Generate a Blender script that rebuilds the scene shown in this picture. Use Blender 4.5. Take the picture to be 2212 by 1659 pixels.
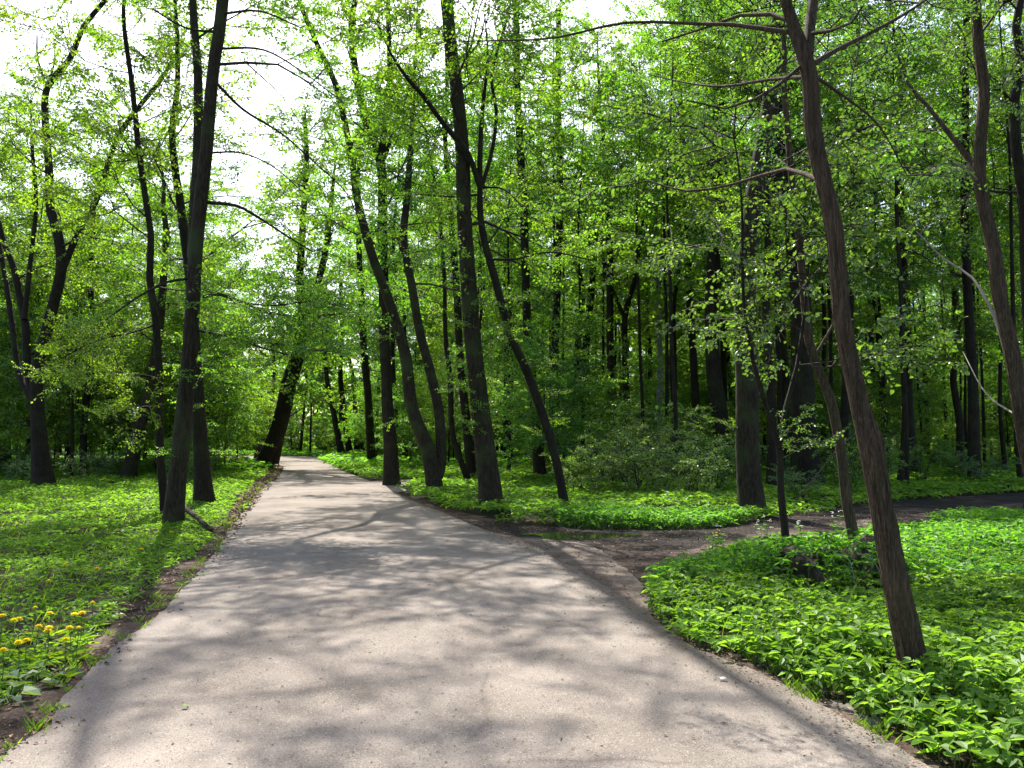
import bpy, math
import numpy as np
from mathutils import Vector
from mathutils.geometry import tessellate_polygon

scene = bpy.context.scene
COL = scene.collection
for o in list(bpy.data.objects):
    bpy.data.objects.remove(o)

# ------------------------------------------------------------------ camera
FW, FH, FPX, HORIZON, CAMZ = 2212.0, 1659.0, 1736.0, 945.0, 1.6
PITCH = math.atan((HORIZON - FH / 2) / FPX)
cam = bpy.data.cameras.new("camera")
cam.sensor_width = 36.0
cam.lens = 36.0 * FPX / FW
cam.clip_start = 0.05
cam.clip_end = 3000
camo = bpy.data.objects.new("camera", cam)
camo.location = (0, 0, CAMZ)
camo.rotation_euler = (math.pi / 2 + PITCH, 0, 0)
COL.objects.link(camo)
scene.camera = camo

# ------------------------------------------------------------------ light
SUN_AZ, SUN_EL = -16.0, 53.0          # degrees: azimuth from the view direction, elevation
world = bpy.data.worlds.new("World")
scene.world = world
world.use_nodes = True
wn = world.node_tree
sky = wn.nodes.new("ShaderNodeTexSky")
sky.sky_type = 'NISHITA'
sky.sun_disc = False
sky.sun_elevation = math.radians(SUN_EL)
sky.sun_rotation = math.radians(SUN_AZ)
sky.air_density = 1.0
sky.dust_density = 3.0
sky.ozone_density = 1.0
bg = wn.nodes["Background"]
bg.inputs["Strength"].default_value = 0.13
wn.links.new(sky.outputs[0], bg.inputs["Color"])
sun = bpy.data.lights.new("sun", 'SUN')
sun.energy = 5.0
sun.angle = math.radians(0.53)
sun.color = (1.0, 0.95, 0.87)
suno = bpy.data.objects.new("sun", sun)
_a, _e = math.radians(SUN_AZ), math.radians(SUN_EL)
to_sun = Vector((math.sin(_a) * math.cos(_e), math.cos(_a) * math.cos(_e), math.sin(_e)))
suno.rotation_euler = to_sun.to_track_quat('Z', 'Y').to_euler()
suno.location = (0, 0, 40)
COL.objects.link(suno)
vs = scene.view_settings
vs.view_transform = 'Standard'
vs.look = 'None'
vs.exposure = 1.48
vs.gamma = 1.0
scene.render.engine = 'CYCLES'
cy = scene.cycles
cy.max_bounces = 8
cy.diffuse_bounces = 4
cy.glossy_bounces = 2
cy.transmission_bounces = 5
cy.transparent_max_bounces = 4
cy.caustics_reflective = False
cy.caustics_refractive = False
cy.use_denoising = True
cy.sample_clamp_indirect = 6.0

# ------------------------------------------------------------------ helpers
RNG = np.random.default_rng(11)


def ray(u, v):
    """Direction through a point of the photograph (2212 x 1659 units)."""
    a, b = (u - FW / 2) / FPX, (FH / 2 - v) / FPX
    c, s = math.cos(PITCH), math.sin(PITCH)
    return np.array([a, c - b * s, s + b * c])


def at(u, v, d):
    """World point at distance d along the view axis."""
    r = ray(u, v)
    k = d / r[1]
    return np.array([r[0] * k, d, CAMZ + r[2] * k])


def gnd(u, v, z=0.0):
    r = ray(u, v)
    k = (z - CAMZ) / r[2]
    return np.array([r[0] * k, r[1] * k, z])


def project(p):
    c, s = math.cos(PITCH), math.sin(PITCH)
    q = np.asarray(p, float) - np.array([0, 0, CAMZ])
    f = q[..., 1] * c + q[..., 2] * s
    up = -q[..., 1] * s + q[..., 2] * c
    return np.stack([FW / 2 + FPX * q[..., 0] / f, FH / 2 - FPX * up / f], -1)


def tag(o, label=None, cat=None, group=None, kind=None):
    if label: o["label"] = label
    if cat: o["category"] = cat
    if group: o["group"] = group
    if kind: o["kind"] = kind
    return o


def empty(name, loc):
    o = bpy.data.objects.new(name, None)
    o.empty_display_size = 0.2
    o.location = loc
    COL.objects.link(o)
    return o


def norm(a):
    return a / np.maximum(np.linalg.norm(a, axis=-1, keepdims=True), 1e-9)


def smooth_path(P, R, step):
    """Catmull-Rom through P with radii R, sampled about every step metres."""
    P = np.asarray(P, float); R = np.asarray(R, float)
    if len(P) == 2:
        P = np.array([P[0], (P[0] + P[1]) / 2, P[1]]); R = np.array([R[0], R.mean(), R[1]])
    E = np.vstack([2 * P[0] - P[1], P, 2 * P[-1] - P[-2]])
    op, orr = [], []
    for i in range(len(P) - 1):
        p0, p1, p2, p3 = E[i:i + 4]
        n = max(1, int(np.linalg.norm(p2 - p1) / step))
        t = (np.arange(n) / n)[:, None]
        op.append(0.5 * (2 * p1 + (p2 - p0) * t + (2 * p0 - 5 * p1 + 4 * p2 - p3) * t ** 2 + (3 * p1 - p0 - 3 * p2 + p3) * t ** 3))
        orr.append(R[i] + (R[i + 1] - R[i]) * t[:, 0])
    op.append(P[-1:]); orr.append(R[-1:])
    return np.vstack(op), np.concatenate(orr)


class Buf:
    """Collects quads and links them as one mesh."""
    def __init__(s):
        s.V, s.Q, s.M, s.R, s.n = [], [], [], [], 0

    def add(s, v, q, m=0, r=0.5):
        v = np.asarray(v, float).reshape(-1, 3); q = np.asarray(q, int).reshape(-1, 4)
        s.V.append(v); s.Q.append(q + s.n)
        s.M.append(np.full(len(q), m, int) if np.isscalar(m) else np.asarray(m, int))
        s.R.append(np.full(len(v), r, float) if np.isscalar(r) else np.asarray(r, float))
        s.n += len(v)

    def tube(s, P, R, sides=6, m=0, r=0.5, rough=0.0, rng=None, flare=0.0, ridge=0.0, cap=False):
        P = np.asarray(P, float); R = np.asarray(R, float)
        n = len(P)
        T = norm(np.gradient(P, axis=0))
        ref = np.array([1.0, 0, 0]) if abs(T[0][0]) < 0.8 else np.array([0, 1.0, 0])
        A = norm(np.cross(T, ref)); B = np.cross(T, A)
        ang = np.arange(sides) * 2 * math.pi / sides
        rad = np.repeat(R[:, None], sides, 1)
        if rough > 0:
            h = np.concatenate([[0], np.cumsum(np.linalg.norm(np.diff(P, axis=0), axis=1))])
            for k in (1, 2, 3, 5):
                f = rng.uniform(0.6, 2.2); p1, p2 = rng.uniform(0, 6.3, 2)
                rad = rad * (1 + rough / k * np.sin(k * ang[None, :] + p1 + 0.8 * np.sin(f * h[:, None] + p2)))
            if ridge > 0:
                for k in (13, 19, 29):
                    f = rng.uniform(1.5, 4); p1, p2 = rng.uniform(0, 6.3, 2)
                    rad = rad * (1 + ridge * np.sin(k * ang[None, :] + p1 + 1.6 * np.sin(f * h[:, None] + p2) + 0.9 * np.sin(3.3 * f * h[:, None])))
            if ridge > 0:
                for q in range(16):
                    h0 = rng.uniform(0.1, h[-1]); wdt = rng.uniform(0.02, 0.05)
                    rad = rad * (1 + rng.uniform(0.02, 0.06) * np.exp(-((h[:, None] - h0) / wdt) ** 2) * (1 + 0.6 * np.sin(ang[None, :] + rng.uniform(0, 6.3))))
                for h0, a0, amp in ((1.72, 4.4, 0.3), (1.5, 5.4, 0.28), (1.15, 4.9, 0.12), (3.1, 3.9, 0.16)):
                    rad = rad * (1 + amp * np.exp(-((h[:, None] - h0) / 0.085) ** 2) * np.exp(-((np.cos(ang[None, :]) - math.cos(a0)) ** 2 + (np.sin(ang[None, :]) - math.sin(a0)) ** 2) / 0.35))
            if flare > 0:
                p1 = rng.uniform(0, 6.3)
                rad = rad * (1 + flare * np.exp(-h[:, None] / (R[0] * 2.2)) * (1 + 0.5 * np.sin(4 * ang[None, :] + p1) + 0.35 * np.sin(7 * ang[None, :])))
        v = P[:, None, :] + rad[..., None] * (np.cos(ang)[None, :, None] * A[:, None, :] + np.sin(ang)[None, :, None] * B[:, None, :])
        i = np.arange(n - 1)[:, None] * sides; j = np.arange(sides)[None, :]; j2 = (j + 1) % sides
        q = np.stack([i + j, i + j2, i + sides + j2, i + sides + j], -1).reshape(-1, 4)
        s.add(v.reshape(-1, 3), q, m, r)
        if cap:
            b = s.n - sides
            k = np.arange(1, sides - 2, 2)
            s.Q.append(np.stack([np.full(len(k), b), b + k, b + k + 1, b + np.minimum(k + 2, sides - 1)], -1))
            s.M.append(np.full(len(k), m, int))

    def leaves(s, pos, d, nrm, L, W, m=1, r=0.5, fold=0.12, six=False, curl=0.1):
        """One folded leaf per row."""
        n = len(pos)
        if n == 0: return
        d = norm(d); side = norm(np.cross(nrm, d)); up = np.cross(d, side)
        L = np.broadcast_to(L, (n,))[:, None]; W = np.broadcast_to(W, (n,))[:, None] / 2
        r = np.broadcast_to(r, (n,))
        tip = pos + d * L - up * L * curl
        if not six:
            c = pos + d * L * 0.45 + up * W * fold
            v = np.stack([pos, c + side * W, tip, c - side * W], 1)
            q = np.arange(n)[:, None] * 4 + np.arange(4)[None, :]
            s.add(v.reshape(-1, 3), q, m, np.repeat(r, 4))
        else:
            c1 = pos + d * L * 0.28 + up * W * fold * 1.5; c2 = pos + d * L * 0.66 + up * (W * fold - L * curl * 0.3)
            v = np.stack([pos, c1 + side * W, c2 + side * W * 0.72, tip, c2 - side * W * 0.72, c1 - side * W], 1)
            b = np.arange(n)[:, None] * 6
            q = np.concatenate([b + np.array([[0, 1, 2, 3]]), b + np.array([[0, 3, 4, 5]])])
            s.add(v.reshape(-1, 3), q, m, np.repeat(r, 6))

    def arrays(s):
        return np.vstack(s.V), np.vstack(s.Q), np.concatenate(s.M), np.concatenate(s.R)

    def mesh(s, name, mats, smooth=False):
        V, Q, M, R = s.arrays()
        me = bpy.data.meshes.new(name)
        me.vertices.add(len(V)); me.vertices.foreach_set("co", V.astype(np.float32).ravel())
        me.loops.add(len(Q) * 4); me.loops.foreach_set("vertex_index", Q.astype(np.int32).ravel())
        me.polygons.add(len(Q)); me.polygons.foreach_set("loop_start", np.arange(0, len(Q) * 4, 4, dtype=np.int32))
        for m in mats: me.materials.append(m)
        me.polygons.foreach_set("material_index", M.astype(np.int32))
        sm = (M == 0) if smooth == 'bark' else np.full(len(Q), bool(smooth))
        me.polygons.foreach_set("use_smooth", sm)
        at_ = me.attributes.new("rnd", 'FLOAT', 'POINT')
        at_.data.foreach_set("value", R.astype(np.float32))
        me.update(calc_edges=True)
        return me

    def build(s, name, mats, parent=None, smooth=False, loc=None):
        o = bpy.data.objects.new(name, s.mesh(name, mats, smooth))
        COL.objects.link(o)
        if parent is not None: o.parent = parent
        if loc is not None: o.location = loc
        return o


# ------------------------------------------------------------------ materials
def mat(name):
    m = bpy.data.materials.new(name)
    m.use_nodes = True
    nt = m.node_tree
    nt.nodes.clear()
    out = nt.nodes.new("ShaderNodeOutputMaterial")
    return m, nt, out


def N(nt, t, **kw):
    n = nt.nodes.new(t)
    for k, v in kw.items():
        if k in n.inputs.keys():
            n.inputs[k].default_value = v
        else:
            setattr(n, k, v)
    return n


def ramp(nt, src, stops):
    r = nt.nodes.new("ShaderNodeValToRGB")
    e = r.color_ramp.elements
    while len(e) < len(stops): e.new(0.5)
    for x, (p, c) in zip(e, stops):
        x.position = p; x.color = (*c, 1)
    nt.links.new(src, r.inputs[0])
    return r.outputs[0]


def leaf_mat(name, dark, light, trans_gain=2.1, trans_tint=(1.15, 1.0, 0.35), gloss=0.045, mix=0.5):
    m, nt, out = mat(name)
    at_ = N(nt, "ShaderNodeAttribute", attribute_name="rnd")
    oi = N(nt, "ShaderNodeObjectInfo")
    col = ramp(nt, at_.outputs["Fac"], [(0.0, dark), (0.75, light), (1.0, tuple(c * 1.25 for c in light))])
    hs = N(nt, "ShaderNodeHueSaturation")
    mr = N(nt, "ShaderNodeMapRange"); mr.inputs[3].default_value = 0.485; mr.inputs[4].default_value = 0.515
    nt.links.new(oi.outputs["Random"], mr.inputs[0]); nt.links.new(mr.outputs[0], hs.inputs["Hue"])
    nt.links.new(col, hs.inputs["Color"])
    dif = N(nt, "ShaderNodeBsdfDiffuse"); nt.links.new(hs.outputs[0], dif.inputs[0])
    tm = N(nt, "ShaderNodeMix", data_type='RGBA', blend_type='MULTIPLY')
    tm.inputs[0].default_value = 1.0
    nt.links.new(hs.outputs[0], tm.inputs[6]); tm.inputs[7].default_value = (*[t * trans_gain for t in trans_tint], 1)
    tr = N(nt, "ShaderNodeBsdfTranslucent"); nt.links.new(tm.outputs[2], tr.inputs[0])
    mx = N(nt, "ShaderNodeMixShader"); mx.inputs[0].default_value = mix
    nt.links.new(dif.outputs[0], mx.inputs[1]); nt.links.new(tr.outputs[0], mx.inputs[2])
    gl = N(nt, "ShaderNodeBsdfGlossy", Roughness=0.45); gl.inputs[0].default_value = (0.9, 0.95, 0.9, 1)
    m2 = N(nt, "ShaderNodeMixShader"); m2.inputs[0].default_value = gloss
    nt.links.new(mx.outputs[0], m2.inputs[1]); nt.links.new(gl.outputs[0], m2.inputs[2])
    nt.links.new(m2.outputs[0], out.inputs[0])
    return m


def bark_mat(name, dark, light, scale=9.0, moss=0.0, bump=0.6, stretch=0.16, dist=0.03):
    m, nt, out = mat(name)
    tc = N(nt, "ShaderNodeTexCoord")
    mp = N(nt, "ShaderNodeMapping"); mp.inputs["Scale"].default_value = (1, 1, stretch)
    nt.links.new(tc.outputs["Object"], mp.inputs[0])
    no = N(nt, "ShaderNodeTexNoise", Scale=scale * 2.2, Detail=6.0, Roughness=0.65)
    nt.links.new(mp.outputs[0], no.inputs["Vector"])
    vo = N(nt, "ShaderNodeTexVoronoi", Scale=scale * 2.6, feature='DISTANCE_TO_EDGE')
    wa = N(nt, "ShaderNodeMix", data_type='VECTOR'); wa.inputs[0].default_value = 0.12
    nt.links.new(mp.outputs[0], wa.inputs[4]); nt.links.new(no.outputs["Color"], wa.inputs[5])
    nt.links.new(wa.outputs[1], vo.inputs["Vector"])
    mul = N(nt, "ShaderNodeMath", operation='MULTIPLY_ADD')
    nt.links.new(vo.outputs[0], mul.inputs[0]); mul.inputs[1].default_value = 1.6
    nt.links.new(no.outputs[0], mul.inputs[2])
    col = ramp(nt, mul.outputs[0], [(0.35, dark), (0.62, tuple((a + b) / 2 for a, b in zip(dark, light))), (0.95, light)])
    big = N(nt, "ShaderNodeTexNoise", Scale=1.7, Detail=3.0)
    nt.links.new(tc.outputs["Object"], big.inputs["Vector"])
    if moss > 0:
        mm = N(nt, "ShaderNodeMix", data_type='RGBA')
        mf = ramp(nt, big.outputs[0], [(0.48, (0, 0, 0)), (0.68, (moss, moss, moss))])
        nt.links.new(mf, mm.inputs[0]); nt.links.new(col, mm.inputs[6]); mm.inputs[7].default_value = (0.045, 0.06, 0.018, 1)
        col = mm.outputs[2]
    bs = N(nt, "ShaderNodeBsdfPrincipled", Roughness=0.9)
    bs.inputs["Specular IOR Level"].default_value = 0.25
    nt.links.new(col, bs.inputs["Base Color"])
    bp = N(nt, "ShaderNodeBump", Strength=bump, Distance=dist)
    nt.links.new(mul.outputs[0], bp.inputs["Height"]); nt.links.new(bp.outputs[0], bs.inputs["Normal"])
    nt.links.new(bs.outputs[0], out.inputs[0])
    return m


def ground_mat(name, stops, scale=3.0, bump=0.5, fine=60.0, rough=0.95, spec=0.1, dist=0.02, speck=None, crack=0.0, fineamp=0.45):
    m, nt, out = mat(name)
    tc = N(nt, "ShaderNodeTexCoord")
    a = N(nt, "ShaderNodeTexNoise", Scale=scale, Detail=8.0, Roughness=0.62)
    b = N(nt, "ShaderNodeTexNoise", Scale=fine, Detail=4.0, Roughness=0.7)
    nt.links.new(tc.outputs["Object"], a.inputs["Vector"]); nt.links.new(tc.outputs["Object"], b.inputs["Vector"])
    ad = N(nt, "ShaderNodeMath", operation='MULTIPLY_ADD'); ad.inputs[1].default_value = fineamp
    nt.links.new(b.outputs[0], ad.inputs[0]); nt.links.new(a.outputs[0], ad.inputs[2])
    sb = N(nt, "ShaderNodeMath", operation='SUBTRACT'); sb.inputs[1].default_value = fineamp / 2
    nt.links.new(ad.outputs[0], sb.inputs[0])
    col = ramp(nt, sb.outputs[0], stops)
    if speck:
        vo = N(nt, "ShaderNodeTexVoronoi", Scale=speck[0])
        nt.links.new(tc.outputs["Object"], vo.inputs["Vector"])
        mk = ramp(nt, vo.outputs[0], [(speck[1], (1, 1, 1)), (speck[1] + 0.08, (0, 0, 0))])
        mx = N(nt, "ShaderNodeMix", data_type='RGBA')
        nt.links.new(mk, mx.inputs[0]); nt.links.new(col, mx.inputs[6])
        cr = ramp(nt, vo.outputs["Color"], speck[2])
        nt.links.new(cr, mx.inputs[7])
        col = mx.outputs[2]
    if crack > 0:
        st = N(nt, "ShaderNodeTexNoise", Scale=0.32, Detail=5.0, Roughness=0.6)
        nt.links.new(tc.outputs["Object"], st.inputs["Vector"])
        sc_ = ramp(nt, st.outputs[0], [(0.36, (0.78, 0.77, 0.76)), (0.5, (1, 1, 1)), (0.66, (1.0, 0.98, 0.95))])
        sm = N(nt, "ShaderNodeMix", data_type='RGBA', blend_type='MULTIPLY'); sm.inputs[0].default_value = 1.0
        nt.links.new(col, sm.inputs[6]); nt.links.new(sc_, sm.inputs[7])
        col = sm.outputs[2]
        wb = N(nt, "ShaderNodeTexNoise", Scale=2.2, Detail=6.0)
        nt.links.new(tc.outputs["Object"], wb.inputs["Vector"])
        wm = N(nt, "ShaderNodeMix", data_type='VECTOR'); wm.inputs[0].default_value = 0.22
        nt.links.new(tc.outputs["Object"], wm.inputs[4]); nt.links.new(wb.outputs["Color"], wm.inputs[5])
        cv = N(nt, "ShaderNodeTexVoronoi", Scale=0.55, feature='DISTANCE_TO_EDGE')
        nt.links.new(wm.outputs[1], cv.inputs["Vector"])
        line = ramp(nt, cv.outputs[0], [(0.0, (1, 1, 1)), (0.006, (0.4, 0.4, 0.4)), (0.014, (0, 0, 0))])
        big = N(nt, "ShaderNodeTexNoise", Scale=0.35, Detail=2.0)
        nt.links.new(tc.outputs["Object"], big.inputs["Vector"])
        gate = ramp(nt, big.outputs[0], [(0.5, (0, 0, 0)), (0.6, (crack, crack, crack))])
        mm = N(nt, "ShaderNodeMath", operation='MULTIPLY')
        nt.links.new(line, mm.inputs[0]); nt.links.new(gate, mm.inputs[1])
        mc = N(nt, "ShaderNodeMix", data_type='RGBA')
        nt.links.new(mm.outputs[0], mc.inputs[0]); nt.links.new(col, mc.inputs[6]); mc.inputs[7].default_value = (0.05, 0.038, 0.03, 1)
        col = mc.outputs[2]
    bs = N(nt, "ShaderNodeBsdfPrincipled", Roughness=rough)
    bs.inputs["Specular IOR Level"].default_value = spec
    nt.links.new(col, bs.inputs["Base Color"])
    bp = N(nt, "ShaderNodeBump", Strength=bump, Distance=dist)
    nt.links.new(sb.outputs[0], bp.inputs["Height"]); nt.links.new(bp.outputs[0], bs.inputs["Normal"])
    nt.links.new(bs.outputs[0], out.inputs[0])
    return m


def plain_mat(name, color, rough=0.7, var=0.25, spec=0.3):
    m, nt, out = mat(name)
    at_ = N(nt, "ShaderNodeAttribute", attribute_name="rnd")
    c0 = tuple(c * (1 - var) for c in color); c1 = tuple(c * (1 + var) for c in color)
    no = N(nt, "ShaderNodeTexNoise", Scale=40.0, Detail=3.0)
    ad = N(nt, "ShaderNodeMath", operation='MULTIPLY_ADD'); ad.inputs[1].default_value = 0.4
    nt.links.new(no.outputs[0], ad.inputs[0]); nt.links.new(at_.outputs["Fac"], ad.inputs[2])
    col = ramp(nt, ad.outputs[0], [(0.2, c0), (1.1, c1)])
    bs = N(nt, "ShaderNodeBsdfPrincipled", Roughness=rough)
    bs.inputs["Specular IOR Level"].default_value = spec
    nt.links.new(col, bs.inputs["Base Color"])
    nt.links.new(bs.outputs[0], out.inputs[0])
    return m


LEAF_LIME = leaf_mat("leaf_linden", (0.048, 0.125, 0.012), (0.115, 0.235, 0.025), trans_gain=2.6, trans_tint=(1.1, 1.0, 0.25))
LEAF_MID = leaf_mat("leaf_maple", (0.038, 0.108, 0.012), (0.098, 0.21, 0.022), trans_gain=2.6, trans_tint=(1.1, 1.0, 0.27))
LEAF_DEEP = leaf_mat("leaf_mid_shaded", (0.036, 0.098, 0.012), (0.098, 0.205, 0.022), trans_gain=2.9, trans_tint=(1.08, 1.0, 0.28))  # mid green with a deeper dark end, painting in the right wood's shade
LEAF_PALE = leaf_mat("leaf_skylit", (0.07, 0.135, 0.025), (0.13, 0.225, 0.045), trans_gain=2.4, trans_tint=(1.0, 1.0, 0.35), gloss=0.06)  # bush leaves paled to put sky light and sheen into their colour
LEAF_COOL = leaf_mat("leaf_elder", (0.04, 0.10, 0.018), (0.095, 0.185, 0.034), trans_gain=1.8, trans_tint=(0.95, 1.0, 0.32), gloss=0.07)
HERB = leaf_mat("leaf_goutweed", (0.05, 0.12, 0.017), (0.122, 0.24, 0.038), trans_gain=2.1, trans_tint=(0.95, 1.0, 0.25), gloss=0.016)
GRASS = leaf_mat("leaf_grass", (0.05, 0.115, 0.014), (0.12, 0.21, 0.03), trans_gain=2.0, trans_tint=(1.1, 1.0, 0.25), gloss=0.02)
BROAD = leaf_mat("leaf_broad", (0.06, 0.11, 0.035), (0.12, 0.18, 0.06), trans_gain=1.6, trans_tint=(0.95, 1, 0.5), gloss=0.08)
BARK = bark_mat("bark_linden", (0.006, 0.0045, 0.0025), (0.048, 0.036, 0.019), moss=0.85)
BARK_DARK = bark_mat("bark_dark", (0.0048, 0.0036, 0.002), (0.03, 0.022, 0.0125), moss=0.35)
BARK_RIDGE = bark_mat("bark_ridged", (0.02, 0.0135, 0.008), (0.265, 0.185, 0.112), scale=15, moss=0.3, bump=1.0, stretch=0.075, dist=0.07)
BARK_PALE = bark_mat("bark_birch", (0.03, 0.028, 0.026), (0.36, 0.35, 0.32), scale=4, bump=0.3, stretch=1.6)
TWIG = plain_mat("twig_bark", (0.035, 0.028, 0.022), rough=0.9)
TWIG_MID = plain_mat("twig_mid", (0.09, 0.07, 0.052), rough=0.9)
TWIG_PALE = plain_mat("twig_pale", (0.2, 0.17, 0.14), rough=0.9)
SOIL = ground_mat("forest_soil", [(0.3, (0.012, 0.010, 0.007)), (0.55, (0.035, 0.026, 0.017)), (0.75, (0.06, 0.048, 0.03))], scale=2.0)
DIRT = ground_mat("path_dirt", [(0.34, (0.028, 0.020, 0.015)), (0.5, (0.07, 0.052, 0.041)), (0.68, (0.15, 0.115, 0.092))], scale=1.3, bump=0.9, fine=45, rough=1.0, spec=0.04, dist=0.04,
                  speck=(38.0, 0.10, [(0.3, (0.17, 0.12, 0.08)), (0.7, (0.04, 0.025, 0.018))]))
TRACK = ground_mat("track_dirt", [(0.34, (0.026, 0.020, 0.017)), (0.5, (0.062, 0.048, 0.040)), (0.68, (0.14, 0.112, 0.094))], scale=1.1, bump=1.0, fine=38, rough=1.0, spec=0.05, dist=0.05)
MUD = ground_mat("path_mud", [(0.32, (0.008, 0.0065, 0.0055)), (0.5, (0.018, 0.014, 0.012)), (0.72, (0.045, 0.034, 0.027))], scale=1.6, bump=1.0, fine=30, rough=0.9, spec=0.12, dist=0.06)
ASPHALT = ground_mat("asphalt", [(0.2, (0.108, 0.091, 0.077)), (0.5, (0.182, 0.158, 0.137)), (0.8, (0.265, 0.23, 0.198))], scale=0.9, bump=0.5, fine=110, rough=0.95, spec=0.12, dist=0.012, crack=0.4, fineamp=1.0,
                     speck=(80.0, 0.26, [(0.2, (0.055, 0.045, 0.038)), (0.5, (0.17, 0.145, 0.124)), (0.85, (0.36, 0.315, 0.275))]))
APRON = ground_mat("asphalt_worn_shaded", [(0.3, (0.055, 0.042, 0.033)), (0.5, (0.12, 0.097, 0.08)), (0.7, (0.19, 0.16, 0.135))], scale=1.6, bump=0.6, fine=90, rough=0.95, spec=0.1, dist=0.015, crack=1.0, fineamp=0.8,
                   speck=(60.0, 0.16, [(0.2, (0.08, 0.055, 0.04)), (0.6, (0.2, 0.17, 0.15)), (0.9, (0.34, 0.3, 0.26))]))  # darker than the road to put its shade, and some dirt, into colour
STONE = ground_mat("kerb_stone", [(0.3, (0.06, 0.055, 0.045)), (0.55, (0.13, 0.115, 0.095)), (0.75, (0.2, 0.18, 0.15))], scale=5, bump=0.8, fine=40)
DEAD = plain_mat("dead_leaf", (0.19, 0.12, 0.08), rough=0.85, var=0.6)
CHAFF = plain_mat("bud_scale", (0.085, 0.062, 0.048), rough=0.9, var=0.5)
YELLOW = leaf_mat("petal_yellow", (0.80, 0.64, 0.01), (0.88, 0.76, 0.02), trans_gain=1.1, trans_tint=(1.0, 1.0, 0.5), gloss=0.02)
WHITE = plain_mat("petal_white", (0.75, 0.76, 0.72), rough=0.6, var=0.08)
STEM = plain_mat("herb_stem", (0.09, 0.13, 0.035), rough=0.6)
PAPER = plain_mat("litter_paper", (0.42, 0.41, 0.4), rough=0.6, var=0.1)
MOSSY = bark_mat("stump_wood", (0.014, 0.010, 0.007), (0.07, 0.05, 0.035), scale=7, moss=0.9, bump=1.0)
m_, nt_, out_ = mat("puddle_water")
bs_ = N(nt_, "ShaderNodeBsdfPrincipled", Roughness=0.05)
bs_.inputs["Base Color"].default_value = (0.02, 0.017, 0.014, 1)
wv = N(nt_, "ShaderNodeTexNoise", Scale=7.0, Detail=2.0); bpw = N(nt_, "ShaderNodeBump", Strength=0.25, Distance=0.02)
nt_.links.new(wv.outputs[0], bpw.inputs["Height"]); nt_.links.new(bpw.outputs[0], bs_.inputs["Normal"])
nt_.links.new(bs_.outputs[0], out_.inputs[0])
WATER = m_

# ------------------------------------------------------------------ setting: ground, road, paths
def poly_obj(name, pts, z, m, kind="structure", parent=None):
    """A filled outline as one sheet."""
    P = [Vector((p[0], p[1], z)) for p in pts]
    tri = tessellate_polygon([P])
    me = bpy.data.meshes.new(name)
    me.from_pydata([tuple(p) for p in P], [], [tuple(t) for t in tri])
    me.materials.append(m)
    me.update()
    for p in me.polygons:
        if p.normal.z < 0: p.flip()
    o = bpy.data.objects.new(name, me)
    COL.objects.link(o)
    if kind: o["kind"] = kind
    if parent: o.parent = parent
    return o


def rough_line(pts, step, amp, rng):
    P, _ = smooth_path(pts, np.zeros(len(pts)), step)
    T = norm(np.gradient(P, axis=0)); side = np.stack([-T[:, 1], T[:, 0], 0 * T[:, 0]], -1)
    w = rng.normal(0, 1, len(P)); w = np.convolve(np.pad(w, 3, mode='edge'), np.ones(7) / 7, 'valid') * 1.8 + rng.normal(0, 0.8, len(P))
    w[0] = w[-1] = 0
    return P + side * (w * amp)[:, None]


G3 = lambda L: np.array([gnd(u, v) for u, v in L])
left_edge = np.vstack([[[-3.1, -3.0, 0], [-2.95, 1.5, 0]], G3([(0, 1645), (140, 1512), (250, 1405), (350, 1325), (420, 1250), (470, 1190), (500, 1142), (524, 1108), (566, 1060), (592, 1030), (602, 1008)])])
right_edge = np.vstack([[[2.5, -3.0, 0], [2.3, 1.5, 0]], G3([(2000, 1659), (1850, 1572), (1640, 1462), (1480, 1392), (1390, 1325), (1270, 1248), (1170, 1196), (1080, 1160), (1000, 1128), (940, 1102), (880, 1078), (830, 1052), (772, 1030), (716, 1006), (690, 992)])])
far_l = gnd(594, 1003); far_r = gnd(690, 990.0)
left_edge = np.vstack([left_edge, [far_l + [-2.5, 2.5, 0], far_l + [-8, 4.5, 0], far_l + [-22, 5, 0]]])
right_edge = np.vstack([right_edge, [far_r + [-0.5, 3, 0], far_r + [-6, 6.5, 0], far_r + [-25, 8, 0]]])
LE = rough_line(left_edge, 0.12, 0.014, RNG); RE = rough_line(right_edge, 0.12, 0.014, RNG)
road_poly = np.vstack([LE, RE[::-1]])[:, :2]


def resample(P, n):
    d = np.concatenate([[0], np.cumsum(np.linalg.norm(np.diff(P, axis=0), axis=1))])
    t = np.linspace(0, d[-1], n)
    return np.stack([np.interp(t, d, P[:, k]) for k in range(P.shape[1])], -1)


g = bpy.data.meshes.new("ground")
S = 900
g.from_pydata([(-S, -S, 0), (S, -S, 0), (S, S, 0), (-S, S, 0)], [], [(0, 1, 2, 3)])
g.materials.append(SOIL)
go = bpy.data.objects.new("ground", g); COL.objects.link(go); go["kind"] = "structure"

# road: a thin slab of asphalt with a worn edge, following its two edges
b = Buf()
a1, a2 = resample(LE, 900), resample(RE, 900)
ww = np.linspace(0, 1, 9)
grid = a1[:, None, :] * (1 - ww)[None, :, None] + a2[:, None, :] * ww[None, :, None]
crown = 0.022 + 0.03 * np.sin(np.pi * ww) ** 0.8
grid[..., 2] = crown[None, :]
edge = np.concatenate([grid[:, :1] + [-0.012, 0, -0.03], grid, grid[:, -1:] + [0.012, 0, -0.03]], 1)
edge[:, 0, 2] = edge[:, -1, 2] = -0.004
nc = edge.shape[1]
i = np.arange(899)[:, None] * nc; j = np.arange(nc - 1)[None, :]
b.add(edge.reshape(-1, 3), np.stack([i + j, i + j + 1, i + nc + j + 1, i + nc + j], -1).reshape(-1, 4))
road = b.build("road", [ASPHALT], smooth=True)
road["kind"] = "structure"

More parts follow.
